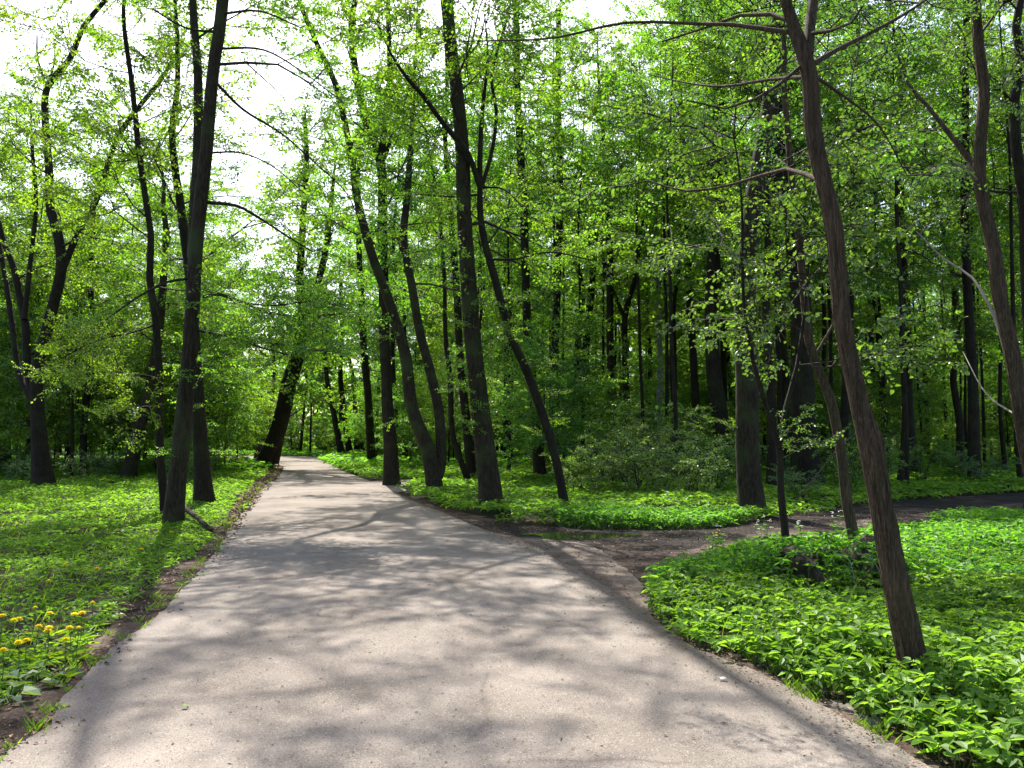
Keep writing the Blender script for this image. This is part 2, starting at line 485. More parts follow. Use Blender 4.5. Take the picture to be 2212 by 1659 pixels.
# bare verge beside the road
lv_out = np.vstack([[[-3.7, -3.0, 0], [-3.6, 1.5, 0]], G3([(-60, 1570), (60, 1490), (190, 1400), (285, 1318), (380, 1235), (440, 1176), (480, 1126), (510, 1082), (546, 1048), (578, 1020), (592, 1003)])])
LV = rough_line(lv_out, 0.2, 0.07, RNG)
poly_obj("verge_left", np.vstack([LV, (LE[:int(len(LE) * 0.80)] + [0.15, 0, 0])[::-1]])[:, :2], 0.005, DIRT)
rv_out = np.vstack([[[2.9, -3.0, 0], [2.62, 1.5, 0]], G3([(2040, 1659), (1880, 1565), (1690, 1468), (1545, 1400), (1440, 1335), (1408, 1290)])])
RV = rough_line(rv_out, 0.2, 0.04, RNG)
poly_obj("verge_right", np.vstack([RV, G3([(1300, 1275)]), (RE[:70] - [0.2, 0, 0])[::-1]])[:, :2], 0.006, DIRT)

fv_out = rough_line(G3([(790, 1036), (830, 1050), (862, 1066), (905, 1078), (958, 1100), (1045, 1117), (1100, 1138), (1090, 1160)]), 0.2, 0.06, RNG)
fv_poly = np.vstack([fv_out, G3([(1060, 1165), (980, 1126), (920, 1100), (862, 1074), (812, 1050)])])[:, :2]
poly_obj("verge_far", fv_poly, 0.0115, DIRT)

# dirt track that joins from the right
track_up = G3([(900, 1092), (930, 1106), (985, 1126), (1090, 1136), (1200, 1140), (1320, 1147), (1450, 1146), (1570, 1140), (1690, 1119), (1800, 1100), (1930, 1084), (2080, 1074), (2260, 1063), (2500, 1052)])
track_lo = np.array([gnd(u, v, z * 0.75) * [1, 1, 0] for u, v, z in [(1408, 1300, 0), (1404, 1262, 0.04), (1450, 1246, 0.12), (1530, 1210, 0.22), (1580, 1184, 0.27), (1680, 1162, 0.3), (1840, 1150, 0.3), (1960, 1130, 0.3), (2060, 1112, 0.3), (2260, 1084, 0.3), (2500, 1066, 0.3)]])
TU = rough_line(track_up, 0.25, 0.07, RNG); TL = rough_line(track_lo, 0.25, 0.06, RNG)
track_poly = np.vstack([TU, TL[::-1], G3([(1290, 1268), (1100, 1175), (950, 1112)])])[:, :2]
poly_obj("dirt_track", track_poly, 0.009, TRACK)
# darker mud along the far side of the track
mud_poly = rough_line(np.vstack([TU[2::6] - [0, 0.06, 0], G3([(2200, 1088), (1950, 1112), (1700, 1140), (1560, 1172), (1450, 1190), (1300, 1186), (1180, 1165), (1050, 1144), (960, 1120)])]), 0.25, 0.06, RNG)[:, :2]
poly_obj("mud", mud_poly, 0.013, MUD)
pud = []
for k in range(40):
    an = k / 40 * 2 * math.pi
    rr = 1 + 0.18 * math.sin(3 * an + 1) + 0.12 * math.sin(5 * an) + 0.07 * math.sin(9 * an + 2)
    c = gnd(1252, 1159)
    pud.append((c[0] + 0.85 * rr * math.cos(an), c[1] + 0.42 * rr * math.sin(an)))
poly_obj("puddle_water", pud, 0.0175, WATER)
# worn asphalt apron between road and track, its shade painted into the colour
apron = rough_line(G3([(1060, 1150), (1130, 1163), (1230, 1172), (1300, 1192), (1345, 1222), (1380, 1258), (1392, 1290), (1405, 1318), (1412, 1332), (1330, 1300), (1200, 1215), (1060, 1150)]), 0.15, 0.03, RNG)[:, :2]
poly_obj("apron", apron, 0.0165, APRON)
# side path that leaves to the right further on
side_poly = rough_line(G3([(800, 1040), (850, 1037.5), (925, 1035.5), (1010, 1032), (1150, 1026), (1150, 1031), (1010, 1039), (930, 1043), (890, 1055), (850, 1063), (800, 1040)]), 0.4, 0.03, RNG)[:, :2]
poly_obj("side_path", side_poly, 0.0145, ASPHALT)


def inside(poly, x, y):
    c = np.zeros(len(x), bool)
    px, py = poly[:, 0], poly[:, 1]
    k = len(px) - 1
    for i in range(len(px)):
        cond = (py[i] > y) != (py[k] > y)
        if cond.any():
            c ^= cond & (x < (px[k] - px[i]) * (y - py[i]) / (py[k] - py[i] + 1e-12) + px[i])
        k = i
    return c


road_s = np.vstack([resample(LE, 260), resample(RE, 260)[::-1]])[:, :2]
left_s = np.vstack([LV[::3], (LE[:int(len(LE) * 0.80)])[::-6]])[:, :2]
right_s = np.vstack([RV[::2], G3([(1300, 1275)]), RE[:70][::-3]])[:, :2]
track_s = np.vstack([TU[::2], TL[::-2], G3([(1290, 1268), (1100, 1175), (950, 1112)])])[:, :2]
BARE = [road_s, left_s, right_s, fv_poly[::2], track_s, side_poly[::1], apron[::2]]


def is_bare(x, y):
    c = np.zeros(len(x), bool)
    for p in BARE: c |= inside(p, x, y)
    return c


def road_dist(x, y):
    P = np.vstack([resample(LE, 160), resample(RE, 160), resample((LE[:len(LE)] if len(LE) < len(RE) else LE[:len(RE)]) * 1.0, 2)])[:, :2]
    d = np.full(len(x), 1e9)
    for p in P: d = np.minimum(d, (x - p[0]) ** 2 + (y - p[1]) ** 2)
    return np.sqrt(d)


def track_dist(x, y):
    d = np.full(len(x), 1e9)
    for p in np.vstack([TU[::3], TL[::3]])[:, :2]: d = np.minimum(d, (x - p[0]) ** 2 + (y - p[1]) ** 2)
    return np.sqrt(d)

# ------------------------------------------------------------------ foliage kit
def spray(rng, L, leaf, wide, dens, six=False, droop=0.35, tw_sides=3, blade=0.66):
    """A leafy branch along +X, spread mostly in a level plane: bark = material 0, leaves = material 1."""
    B = Buf()
    n = 6
    x = np.linspace(0, L, n)
    ax = np.stack([x, np.cumsum(rng.normal(0, 0.035 * L, n)), 0.12 * x - 0.1 * x ** 2 / L + np.cumsum(rng.normal(0, 0.02 * L, n))], -1)
    ax[0] = 0
    B.tube(ax, np.linspace(0.013, 0.005, n) * max(0.9, leaf / 0.085), tw_sides, 0)
    segs = [(ax[2], ax[-1])]
    nt = max(4, int(L / 0.13 * (0.08 / leaf) ** 0.6))
    for k in range(nt):
        t = 0.12 + 0.86 * (k + rng.uniform(0, 1)) / nt
        p = np.array([np.interp(t * L, x, ax[:, c]) for c in range(3)])
        sgn = 1 if k % 2 else -1
        a = math.radians(rng.uniform(35, 70)) * sgn
        l = wide * L * (1.05 - 0.75 * t) * rng.uniform(0.55, 1.15)
        d = np.array([math.cos(a), math.sin(a), rng.normal(0.02, 0.42)])
        q = p + d * l; mid = p + d * l * 0.5 + [0, 0, 0.03 * l]
        q = q - [0, 0, 0.12 * l]
        B.tube(np.array([p, mid, q]), [0.007, 0.0055, 0.003], tw_sides, 0)
        segs.append((p + d * l * 0.1, mid)); segs.append((mid, q))
        if rng.random() < 0.5:
            a2 = a + rng.choice([-1, 1]) * math.radians(rng.uniform(30, 55))
            e = mid + np.array([math.cos(a2), math.sin(a2), rng.normal(0, 0.25)]) * l * 0.45
            segs.append((mid, e))
    pos, dr = [], []
    for p, q in segs:
        l = np.linalg.norm(q - p)
        k = max(1, int(l / (leaf * 0.5) * dens * rng.uniform(0.25, 1.75) + rng.random()))
        t = (np.arange(k) + rng.uniform(0.2, 0.8, k)) / k
        P = p + (q - p) * t[:, None]
        d = norm(q - p)
        sg = np.where(np.arange(k) % 2 == 0, 1, -1) * np.radians(rng.uniform(25, 85, k))
        dx = d[0] * np.cos(sg) - d[1] * np.sin(sg); dy = d[0] * np.sin(sg) + d[1] * np.cos(sg)
        D = np.stack([dx, dy, rng.normal(-droop, 0.5, k)], -1)
        pos.append(P + norm(D) * leaf * 0.25); dr.append(D)
    pos = np.vstack(pos); dr = np.vstack(dr)
    nr = norm(np.stack([rng.normal(0, 0.85, len(pos)), rng.normal(0, 0.85, len(pos)), np.ones(len(pos))], -1))
    sz = leaf * rng.uniform(0.6, 1.2, len(pos))
    B.leaves(pos, dr, nr, sz, sz * blade * rng.uniform(0.85, 1.15, len(pos)), 1, rng.beta(2, 2, len(pos)), six=six, fold=0.25, curl=0.12)
    return B.arrays()


_kits = {}
def kit(leaf, six=False, L=1.5, wide=0.5, dens=1.0, blade=0.72, n=5):
    key = (round(leaf, 3), six, L, wide, dens, blade)
    if key not in _kits:
        rr = np.random.default_rng(int(leaf * 1000) + 7 + int(six) + int(L * 10))
        _kits[key] = [spray(rr, L * rr.uniform(0.85, 1.15), leaf, wide, dens, six, blade=blade) for _ in range(n)]
    return _kits[key]


def put_spray(B, proto, p, az, el, roll, s):
    V, Q, M, R = proto
    ca, sa, ce, se = math.cos(az), math.sin(az), math.cos(el), math.sin(el)
    X = np.array([ca * ce, sa * ce, se]); Y = np.array([-sa, ca, 0.0]); Z = np.cross(X, Y)
    cr, sr = math.cos(roll), math.sin(roll)
    Y, Z = Y * cr + Z * sr, Z * cr - Y * sr
    B.add((V * s) @ np.stack([X, Y, Z]) + p, Q, M, np.clip(R + RNG.normal(0, 0.06), 0, 1))


def limb_sprays(B, rng, P, kt, spacing, s0=0.7, s1=1.2, start=0.2, upbias=0.1, roll=0.6, az_spread=1.4):
    d = np.concatenate([[0], np.cumsum(np.linalg.norm(np.diff(P, axis=0), axis=1))])
    Lb = d[-1]
    n = max(1, int(Lb * (1 - start) / spacing))
    for k in range(n):
        t = Lb * (start + (1 - start) * (k + rng.random()) / n)
        p = np.array([np.interp(t, d, P[:, c]) for c in range(3)])
        i = min(len(P) - 2, max(0, np.searchsorted(d, t) - 1))
        T = P[i + 1] - P[i]
        az = math.atan2(T[1], T[0]) + rng.uniform(-az_spread, az_spread)
        put_spray(B, kt[rng.integers(len(kt))], p, az, rng.normal(upbias, 0.42), rng.normal(0, roll), rng.uniform(s0, s1))
    T = P[-1] - P[-2]
    put_spray(B, kt[rng.integers(len(kt))], P[-1], math.atan2(T[1], T[0]), rng.normal(upbias, 0.2), 0, rng.uniform(s0, s1))


def grow_crown(B, rng, path, rad, z0, H, spread, nlimb, kt, spacing, el0=25, el1=60, low_el=None, sub=1, az0=None):
    """Limbs and leafy branches round a trunk path."""
    zs = path[:, 2]
    for k in range(nlimb):
        t = (k + rng.uniform(0.1, 0.9)) / nlimb
        z = z0 + (H - z0) * t * 0.97
        p = np.array([np.interp(z, zs, path[:, c]) for c in range(3)])
        r = max(0.007, min(0.045, np.interp(z, zs, rad) * 0.3))
        az = k * 2.39996 + rng.normal(0, 0.4)
        L = spread * (1.0 - 0.65 * t ** 1.6) * rng.uniform(0.6, 1.15)
        el = math.radians(rng.uniform(el0, el1) * (0.6 + 0.6 * t))
        pts = [p]
        m = 5
        a, e = az, el
        for q in range(m):
            a += rng.normal(0, 0.32); e += rng.normal(-0.04, 0.24)
            pts.append(pts[-1] + np.array([math.cos(a) * math.cos(e), math.sin(a) * math.cos(e), math.sin(e)]) * L / m)
        pts = np.array(pts)
        B.tube(pts, np.linspace(r, 0.005, m + 1), 5 if r > 0.02 else 4, 0)
        limb_sprays(B, rng, pts, kt, spacing)
        for q in range(sub):
            i = rng.integers(1, m - 1)
            a2 = a + rng.choice([-1, 1]) * rng.uniform(0.5, 1.1); e2 = e + rng.normal(0.1, 0.25)
            l2 = L * rng.uniform(0.35, 0.6)
            d2 = np.array([math.cos(a2) * math.cos(e2), math.sin(a2) * math.cos(e2), math.sin(e2)])
            p2 = np.array([pts[i], pts[i] + d2 * l2 * 0.5 + rng.normal(0, 0.06 * l2, 3), pts[i] + d2 * l2])
            B.tube(p2, [r * 0.5, r * 0.3, 0.004], 4, 0)
            limb_sprays(B, rng, p2, kt, spacing)
    top = np.array([np.interp(H * 0.98, zs, path[:, c]) for c in range(3)])
    for q in range(4):
        put_spray(B, kt[rng.integers(len(kt))], top, rng.uniform(0, 6.3), rng.uniform(0.3, 1.2), 0, 1.0)


TREES = []      # (base xy, label noun phrase, screen u) of the traced trees


def traced_tree(label, path, widths, H, z0, spread, nlimb, leafm=None, bark=None, depth=None, group=None, spacing=0.42,
                stems=(), limbs=(), epi=0, seed=0, leaf=None, lean=0.0, ridge=0.0, sub=1, six=False, cat="tree", el=(25, 60), dens=1.0, name="broadleaf_tree", nofl=False, scale_w=1.0, short=None):
    """path: (u, v) points of the trunk in the photograph from the foot upward; it stands where its foot meets the ground."""
    rng = np.random.default_rng(1000 + seed + int(path[0][0]))
    leafm = leafm or LEAF_MID; bark = bark or BARK_DARK
    base = gnd(*path[0]) if depth is None else np.array([at(path[0][0], path[0][1], depth)[0], depth, 0])
    d = base[1]
    P = [base]
    for q, (u, v) in enumerate(path[1:]):
        p = at(u, v, d)
        p[1] += lean * (p[2])
        P.append(p)
    wpx = np.interp(np.linspace(0, 1, len(P)), np.linspace(0, 1, len(widths)), widths)
    R = wpx * scale_w * d / FPX / 2
    P = np.array(P)
    top = P[-1]
    if H > top[2] + 0.3:
        dirv = norm(P[-1] - P[-2]) * 0.6 + np.array([0, 0, 0.4])
        n = 4
        for q in range(n):
            f = (q + 1) / n
            dirv = norm(dirv * 0.75 + np.array([0, 0, 0.3]) + rng.normal(0, 0.07, 3))
            P = np.vstack([P, P[-1] + dirv * (H - top[2]) / n / max(0.5, dirv[2])])
            R = np.append(R, R[len(path) - 1] * (1 - 0.9 * f) + 0.006)
    else:
        H = top[2]
    P[:, 0:2] += np.concatenate([[[0, 0]], rng.normal(0, 0.012, (len(P) - 1, 2))])
    P = P - base
    root = empty(name, base)
    tag(root, label, cat, group)
    ps, rs = smooth_path(P, R, 0.03 if ridge > 0 else (0.12 if d < 10 else 0.3))
    # the trunk starts a little under the soil
    ps = np.vstack([ps[0] - [0, 0, 0.12], ps]); rs = np.concatenate([[rs[0]], rs])
    if d > 10:
        ps[2:, :2] += np.cumsum(rng.normal(0, 0.012, (len(ps) - 2, 2)), 0) * 0.35
    b = Buf()
    b.tube(ps, rs, 80 if d < 10 else (14 if d < 30 else 9), 0, rough=0.06, rng=rng, flare=0.1 if nofl else 0.34, ridge=ridge)
    kt = kit(leaf or max(0.072, round(0.0041 * d, 3)), six, dens=dens * 0.9)
    c = Buf()
    monot = np.maximum.accumulate(ps[:, 2] + np.arange(len(ps)) * 1e-6)
    path_m = ps.copy(); path_m[:, 2] = monot
    for st in stems:       # further stems: (path px, w0, w1, dy, extra height)
        sp, w0, w1, dy, ext = st
        q = np.array([at(u, v, d + dy * k / max(1, len(sp) - 1)) for k, (u, v) in enumerate(sp)]) - base
        if ext > 0:
            dv = norm(q[-1] - q[-2])
            q = np.vstack([q, q[-1] + (dv + [0, 0, 0.3]) * ext * 0.5, q[-1] + (dv * 0.9 + [0, 0, 0.5]) * ext])
        rr = np.linspace(w0, w1, len(q)) * d / FPX / 2
        if ext > 0: rr[-2:] = [rr[-3] * 0.55, 0.01]
        q, rr = smooth_path(q, rr, 0.25)
        sb = Buf(); sb.tube(q, rr, 20 if d < 10 else 9, 0, rough=0.05, rng=rng)
        sb.build("stem", [bark], root, smooth=True)
        qq = q.copy(); qq[:, 2] = np.maximum.accumulate(q[:, 2] + np.arange(len(q)) * 1e-6)
        zz = qq[0, 2] + (qq[-1, 2] - qq[0, 2]) * 0.35
        if nlimb: grow_crown(c, rng, qq, rr, zz, qq[-1, 2], spread * 0.75, max(4, int(nlimb * 0.5)), kt, spacing, *el, sub=sub)
    for lb in limbs:       # limbs: (path px, w0, w1, dy, leafy)
        lp, w0, w1, dy, leafy = lb[:5]
        q = np.array([at(u, v, d + dy * k / max(1, len(lp) - 1)) for k, (u, v) in enumerate(lp)]) - base
        q, rr = smooth_path(q, np.linspace(w0, w1, len(q)) * d / FPX / 2, 0.15)
        sb = Buf(); sb.tube(q, rr, 8, 0, rough=0.05, rng=rng)
        sb.build("limb", [bark if len(lb) < 6 else lb[5]], root, smooth=True)
        if leafy: limb_sprays(c, rng, q, kt, leafy * (0.62 if leafy < 0.25 else 0.8), 0.35, 0.75, start=0.2)
    b.build("trunk", [bark], root, smooth=True)
    if nlimb: grow_crown(c, rng, path_m, rs, z0, H, spread, nlimb, kt, spacing * (1.0 if d < 24 else 0.78), *el, sub=sub)
    for k in range(epi):   # small shoots on the trunk
        z = rng.uniform(1.2, max(1.6, z0))
        p = np.array([np.interp(z, path_m[:, 2], path_m[:, q]) for q in range(3)])
        put_spray(c, kt[rng.integers(len(kt))], p, rng.uniform(0, 6.3), rng.normal(0.1, 0.3), 0, rng.uniform(0.4, 0.75))
    if c.n: c.build("crown", [TWIG, leafm], root, smooth='bark')
    TREES.append((base[0], base[1], short or label, path[0][0]))
    return root

# ------------------------------------------------------------------ the trees one can tell apart
LB, RB = "trees left of the road", "trees right of the road"
# left of the road
traced_tree("thick dark forking linden at the left road edge, fallen stick at its foot", [(372, 1136), (382, 1040), (392, 920), (404, 780), (416, 640), (428, 480), (446, 320), (463, 150), (482, 0)], [42, 37, 34, 31, 29, 27, 26], 18, 8.0, 3.4, 10,
            LEAF_LIME, BARK, group=LB, spacing=0.5,
            stems=[([(416, 560), (421, 440), (428, 313), (428, 165), (418, 30)], 24, 16, 1.2, 5)],
            limbs=[([(441, 641), (477, 636), (526, 654), (576, 674), (658, 684), (728, 678)], 8, 3, -1.2, 0.16), ([(431, 714), (493, 727), (526, 737), (568, 752), (620, 766)], 7, 3, -1.6, 0.16),
                   ([(526, 654), (590, 660), (660, 652), (725, 658)], 4, 2, -2.2, 0.2),
                   ([(526, 737), (580, 740), (640, 752), (720, 760)], 4, 2, -1.6, 0.18),
                   ([(468, 180), (526, 237), (610, 290), (690, 360), (749, 418), (786, 500)], 7, 2, 1.8, 0.26), ([(474, 105), (570, 108), (660, 160), (745, 225)], 6, 2, 1.0, 0.26), ([(455, 330), (520, 330), (590, 360), (660, 420)], 5, 2, 0.6, 0.28), ([(478, 30), (560, 24), (650, 60)], 6, 3, -0.8, 0.4), ([(470, 70), (400, 60), (330, 20)], 6, 3, -0.8, 0.4), ([(448, 437), (510, 444), (559, 470), (625, 513), (674, 543)], 9, 3, 0.8, 0.5),
                   ([(422, 600), (360, 610), (300, 640), (230, 690)], 7, 3, -1.0, 0.3)],
            epi=10, seed=1, short="the thick forking linden")
traced_tree("slim dark stem growing close beside the thick forking linden", [(356, 1112), (352, 960), (352, 830), (342, 700), (330, 600), (332, 510), (312, 350), (296, 200), (278, 60)], [18, 16, 15, 13, 9], 13, 4.5, 2.8, 12,
            LEAF_LIME, BARK_DARK, group=LB, limbs=[([(345, 819), (296, 809), (214, 806), (150, 812)], 6, 3, -0.8, 0.12), ([(340, 700), (280, 720), (210, 735), (140, 770)], 5, 2, -1.5, 0.12), ([(350, 880), (300, 880), (240, 905)], 4, 2, -1.2, 0.16),
                   ([(322, 330), (290, 345), (228, 352)], 6, 2, 0.6, 0.5)], seed=2, short="the slim stem beside the linden")
traced_tree("short dark trunk just behind the thick forking linden, roadside", [(440, 1092), (432, 960), (424, 850), (418, 740), (408, 600), (390, 450), (372, 300)], [36, 28, 25, 20, 14], 14, 5.0, 3.0, 13, LEAF_LIME, BARK_DARK, group=LB, epi=6, seed=3, short="the short trunk behind the linden")
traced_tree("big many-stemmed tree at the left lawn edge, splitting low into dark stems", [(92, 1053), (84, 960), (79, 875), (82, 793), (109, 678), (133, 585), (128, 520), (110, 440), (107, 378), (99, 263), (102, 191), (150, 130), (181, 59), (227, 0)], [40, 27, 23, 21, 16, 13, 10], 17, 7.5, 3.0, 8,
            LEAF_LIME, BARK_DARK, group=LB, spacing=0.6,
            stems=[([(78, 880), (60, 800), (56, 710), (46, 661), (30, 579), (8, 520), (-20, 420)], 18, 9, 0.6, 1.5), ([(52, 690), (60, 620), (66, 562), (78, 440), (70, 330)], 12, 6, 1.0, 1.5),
                   ([(70, 870), (40, 800), (23, 678), (8, 579), (-10, 480)], 14, 8, 1.6, 2.0), ([(135, 585), (170, 500), (210, 428), (247, 313), (285, 250), (345, 175)], 14, 8, 0.5, 1.5)],
            limbs=[([(102, 191), (82, 128), (80, 76)], 6, 3, 0.4, 0), ([(102, 191), (118, 130), (116, 85)], 5, 2, 0.4, 0)], seed=4, short="the many-stemmed tree on the lawn")
traced_tree("leaning mossy trunk standing alone behind the lawn, left of the linden", [(276, 1037), (296, 941), (316, 858), (326, 820), (340, 720), (352, 620), (356, 500)], [26, 22, 18, 12], 13, 4.0, 3.0, 10, LEAF_MID, BARK, group=LB, seed=5, short="the leaning mossy trunk")
traced_tree("heavy leaning tree at the road bend, forking above the bough over the road", [(566, 1014), (602, 924), (625, 826), (645, 762), (652, 717), (656, 672), (648, 600), (656, 480), (664, 350), (660, 250)], [34, 34, 28, 20, 14, 8], 18, 6.5, 3.2, 18, LEAF_MID, BARK_DARK, group=LB,
            stems=[([(654, 690), (675, 640), (700, 560), (712, 470)], 18, 9, 1.0, 3), ([(592, 1002), (612, 900), (630, 800), (646, 740)], 20, 18, 0.6, 0)], seed=6, short="the leaning tree at the bend")
traced_tree("thin crooked tree behind the leaning tree at the road bend", [(554, 994), (560, 965), (576, 925), (588, 850), (592, 790), (580, 700)], [12, 11, 9, 7], 13, 3.5, 2.8, 9, LEAF_MID, BARK_DARK, group=LB, seed=7, short="the thin crooked tree at the bend")
traced_tree("dark tree half hidden behind the lawn edge, between two lawn trunks", [(180, 1030), (184, 900), (200, 760), (196, 600), (205, 480)], [16, 13, 9], 12, 3.5, 2.8, 9, LEAF_LIME, BARK_DARK, group=LB, seed=8, short="the half hidden tree on the lawn edge")
# right of the road, far to near
for k, (p, w, lab) in enumerate([
        ([(738, 986), (722, 900), (708, 830), (700, 760), (688, 690)], [14, 11, 8], "leftmost slim trunk of the clump past the road bend"),
        ([(756, 984), (742, 880), (736, 800), (740, 700), (736, 600)], [14, 11, 8], "second slim trunk of the clump past the road bend"),
        ([(772, 978), (768, 900), (764, 830), (752, 760)], [13, 10, 8], "third slim trunk of the clump past the road bend"),
        ([(786, 980), (776, 920), (788, 850), (796, 760)], [9, 8, 6], "rightmost crooked trunk of the clump past the road bend")]):
    traced_tree(lab, p, w, 14, 3.0, 3.0, 8, LEAF_MID, BARK_DARK, group=RB, seed=20 + k, short="the clump past the road bend", spacing=0.6)
traced_tree("straight slender tree on the verge between the clump and the side path", [(803, 1004), (796, 875), (786, 743), (780, 612), (776, 450), (778, 300)], [19, 16, 13, 8], 19, 5.0, 3.0, 9, LEAF_MID, BARK_DARK, group=RB, seed=25, short="the straight tree on the verge")
traced_tree("dark straight tree at the mouth of the side path, leaves at its foot", [(847, 1048), (842, 940), (838, 842), (833, 710), (828, 500), (822, 345), (793, 263), (766, 131), (761, 49), (770, 0)], [33, 23, 21, 19, 15, 12], 19, 7.0, 3.5, 12, LEAF_MID, BARK_DARK, group=RB, spacing=0.55,
            stems=[([(824, 350), (832, 250), (841, 165), (838, 20)], 14, 9, 0.8, 3), ([(826, 350), (860, 270), (890, 248), (935, 247)], 10, 4, 0.6, 0.6)], epi=7, seed=26, short="the straight tree at the side path")
traced_tree("forked tree at the road edge, twin trunks parting low in a V", [(940, 1068), (925, 974), (892, 885), (876, 776), (858, 700), (830, 620), (800, 543), (771, 428), (761, 345), (728, 191), (684, 90), (650, 0)], [34, 26, 22, 18, 13, 10], 18, 7.0, 3.2, 8, LEAF_MID, BARK, group=RB, spacing=0.6,
            stems=[([(944, 1030), (953, 990), (948, 890), (928, 800), (907, 717), (890, 620), (872, 520), (880, 420)], 26, 14, 1.2, 5)], epi=8, seed=27, short="the V-forked tree")
traced_tree("thin curved tree bending out of the ground beside the V-forked tree", [(1012, 1042), (992, 985), (976, 930), (971, 809), (962, 727), (958, 600), (950, 480)], [14, 13, 10, 8], 14, 4.5, 2.6, 9, LEAF_MID, BARK_DARK, group=RB, seed=28, short="the thin curved tree")
traced_tree("straight trunk between the thin curved tree and the thickest central trunk", [(1018, 1037), (1008, 908), (992, 776), (985, 645), (968, 420), (960, 300)], [22, 18, 15, 10], 20, 6.0, 3.0, 10, LEAF_MID, BARK_DARK, group=RB, seed=29, short="the straight trunk beside the curved tree")
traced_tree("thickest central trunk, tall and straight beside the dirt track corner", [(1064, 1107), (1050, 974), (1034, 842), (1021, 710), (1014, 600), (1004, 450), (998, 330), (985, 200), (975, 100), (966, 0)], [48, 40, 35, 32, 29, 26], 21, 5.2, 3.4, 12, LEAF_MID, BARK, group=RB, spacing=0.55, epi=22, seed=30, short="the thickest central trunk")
traced_tree("slender tree leaning left over the wood floor, right of the thickest trunk", [(1221, 1107), (1206, 1020), (1186, 935), (1139, 809), (1106, 727), (1067, 595), (1044, 490), (1036, 400)], [20, 20, 19, 17, 13], 11, 5.0, 2.4, 6, LEAF_MID, BARK_DARK, group=RB, spacing=0.5,
            stems=[([(1038, 410), (1010, 330), (960, 270), (912, 205), (880, 170)], 13, 6, -1.0, 1), ([(1040, 405), (1064, 320), (1072, 240), (1062, 160), (1090, 60)], 10, 5, 0.8, 1.5)],
            limbs=[([(1036, 420), (980, 425), (905, 420)], 6, 2, 0.5, 0.35), ([(1044, 405), (1090, 410), (1150, 470)], 6, 2, -0.5, 0.3), ([(1060, 560), (1110, 560), (1190, 545), (1290, 565)], 6, 2, -0.5, 0.3)], epi=6, seed=31, short="the slender left-leaning tree")
traced_tree("dark trunk standing behind the slender left-leaning tree", [(1168, 1035), (1158, 920), (1148, 800), (1140, 700), (1130, 450), (1118, 200), (1115, 40)], [25, 20, 18, 14], 22, 6.0, 3.2, 11, LEAF_DEEP, BARK_DARK, group=RB, seed=32, short="the dark trunk behind the leaning tree")
for k, (p, w, lab, bk) in enumerate([
        ([(1202, 1016), (1199, 900), (1198, 760), (1204, 600), (1210, 400), (1205, 200), (1206, 20)], [22, 18, 15, 12], "tall straight dark tree rising into the sky gap above the leaning tree", BARK_DARK),
        ([(1246, 1010), (1246, 880), (1250, 740), (1254, 600), (1172, 405)], [15, 13, 10], "thin upright tree, first right of the tall dark tree in the gap", BARK_DARK),
        ([(1268, 1012), (1264, 860), (1262, 776), (1276, 650), (1284, 540), (1292, 400)], [22, 18, 14, 10], "dark upright tree behind the shrubs, bent slightly to the right", BARK_DARK),
        ([(1320, 1020), (1319, 880), (1317, 710), (1317, 560), (1312, 440), (1300, 260)], [20, 17, 15, 10], "straight upright tree behind the shrubs with a twig fork beside it", BARK_DARK),
        ([(1352, 1018), (1353, 900), (1350, 760), (1350, 678), (1372, 600), (1382, 520)], [16, 14, 12, 8], "tree with a wide Y fork behind the shrubs", BARK_DARK),
        ([(1422, 1016), (1423, 891), (1423, 780), (1420, 640), (1416, 480)], [15, 13, 10], "pale grey birch trunk behind the shrubs", BARK_PALE),
        ([(1502, 1025), (1506, 900), (1500, 770), (1490, 640), (1484, 450), (1470, 200)], [20, 16, 12], "dark tree left of the broken wide trunk in the shaded wood", BARK_DARK),
        ([(1562, 1044), (1556, 920), (1540, 800), (1536, 650), (1546, 450), (1550, 250), (1545, 30)], [38, 32, 28, 22], "wide dark trunk in the shade, left of the smooth flared trunk", BARK_DARK),
        ([(1680, 1030), (1694, 860), (1690, 760), (1682, 640), (1672, 540), (1660, 350)], [22, 19, 16, 12], "dark trunk between the smooth flared trunk and the broad black trunk", BARK_DARK)]):
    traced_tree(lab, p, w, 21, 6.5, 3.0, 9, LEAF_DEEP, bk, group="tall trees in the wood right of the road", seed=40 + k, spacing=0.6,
                stems=[([(1350, 690), (1330, 640), (1312, 600), (1300, 520)], 9, 5, 0.5, 2)] if "Y fork" in lab else (), short=["the tall tree in the gap", "the thin upright tree", "the bent upright tree", "the tree behind the shrubs", "the Y-forked tree", "the pale birch", "the tree beside the wide trunk", "the wide shaded trunk", "the trunk beside the flared one"][k])
traced_tree("smooth straight trunk with flared foot beside the dirt track", [(1622, 1112), (1618, 980), (1616, 842), (1609, 700), (1614, 579), (1634, 420), (1656, 250), (1672, 100), (1680, 0)], [52, 48, 44, 38, 28], 20, 7.5, 3.2, 9, LEAF_DEEP, BARK, group=RB, spacing=0.6, epi=14, seed=60, short="the smooth flared trunk")
traced_tree("broad black trunk standing back across the dirt track", [(1748, 1056), (1738, 941), (1732, 776), (1727, 600), (1704, 430), (1690, 300), (1680, 150)], [56, 48, 40, 34, 26], 21, 7.0, 3.6, 12, LEAF_DEEP, BARK_DARK, group=RB, spacing=0.6, seed=61, short="the broad black trunk")
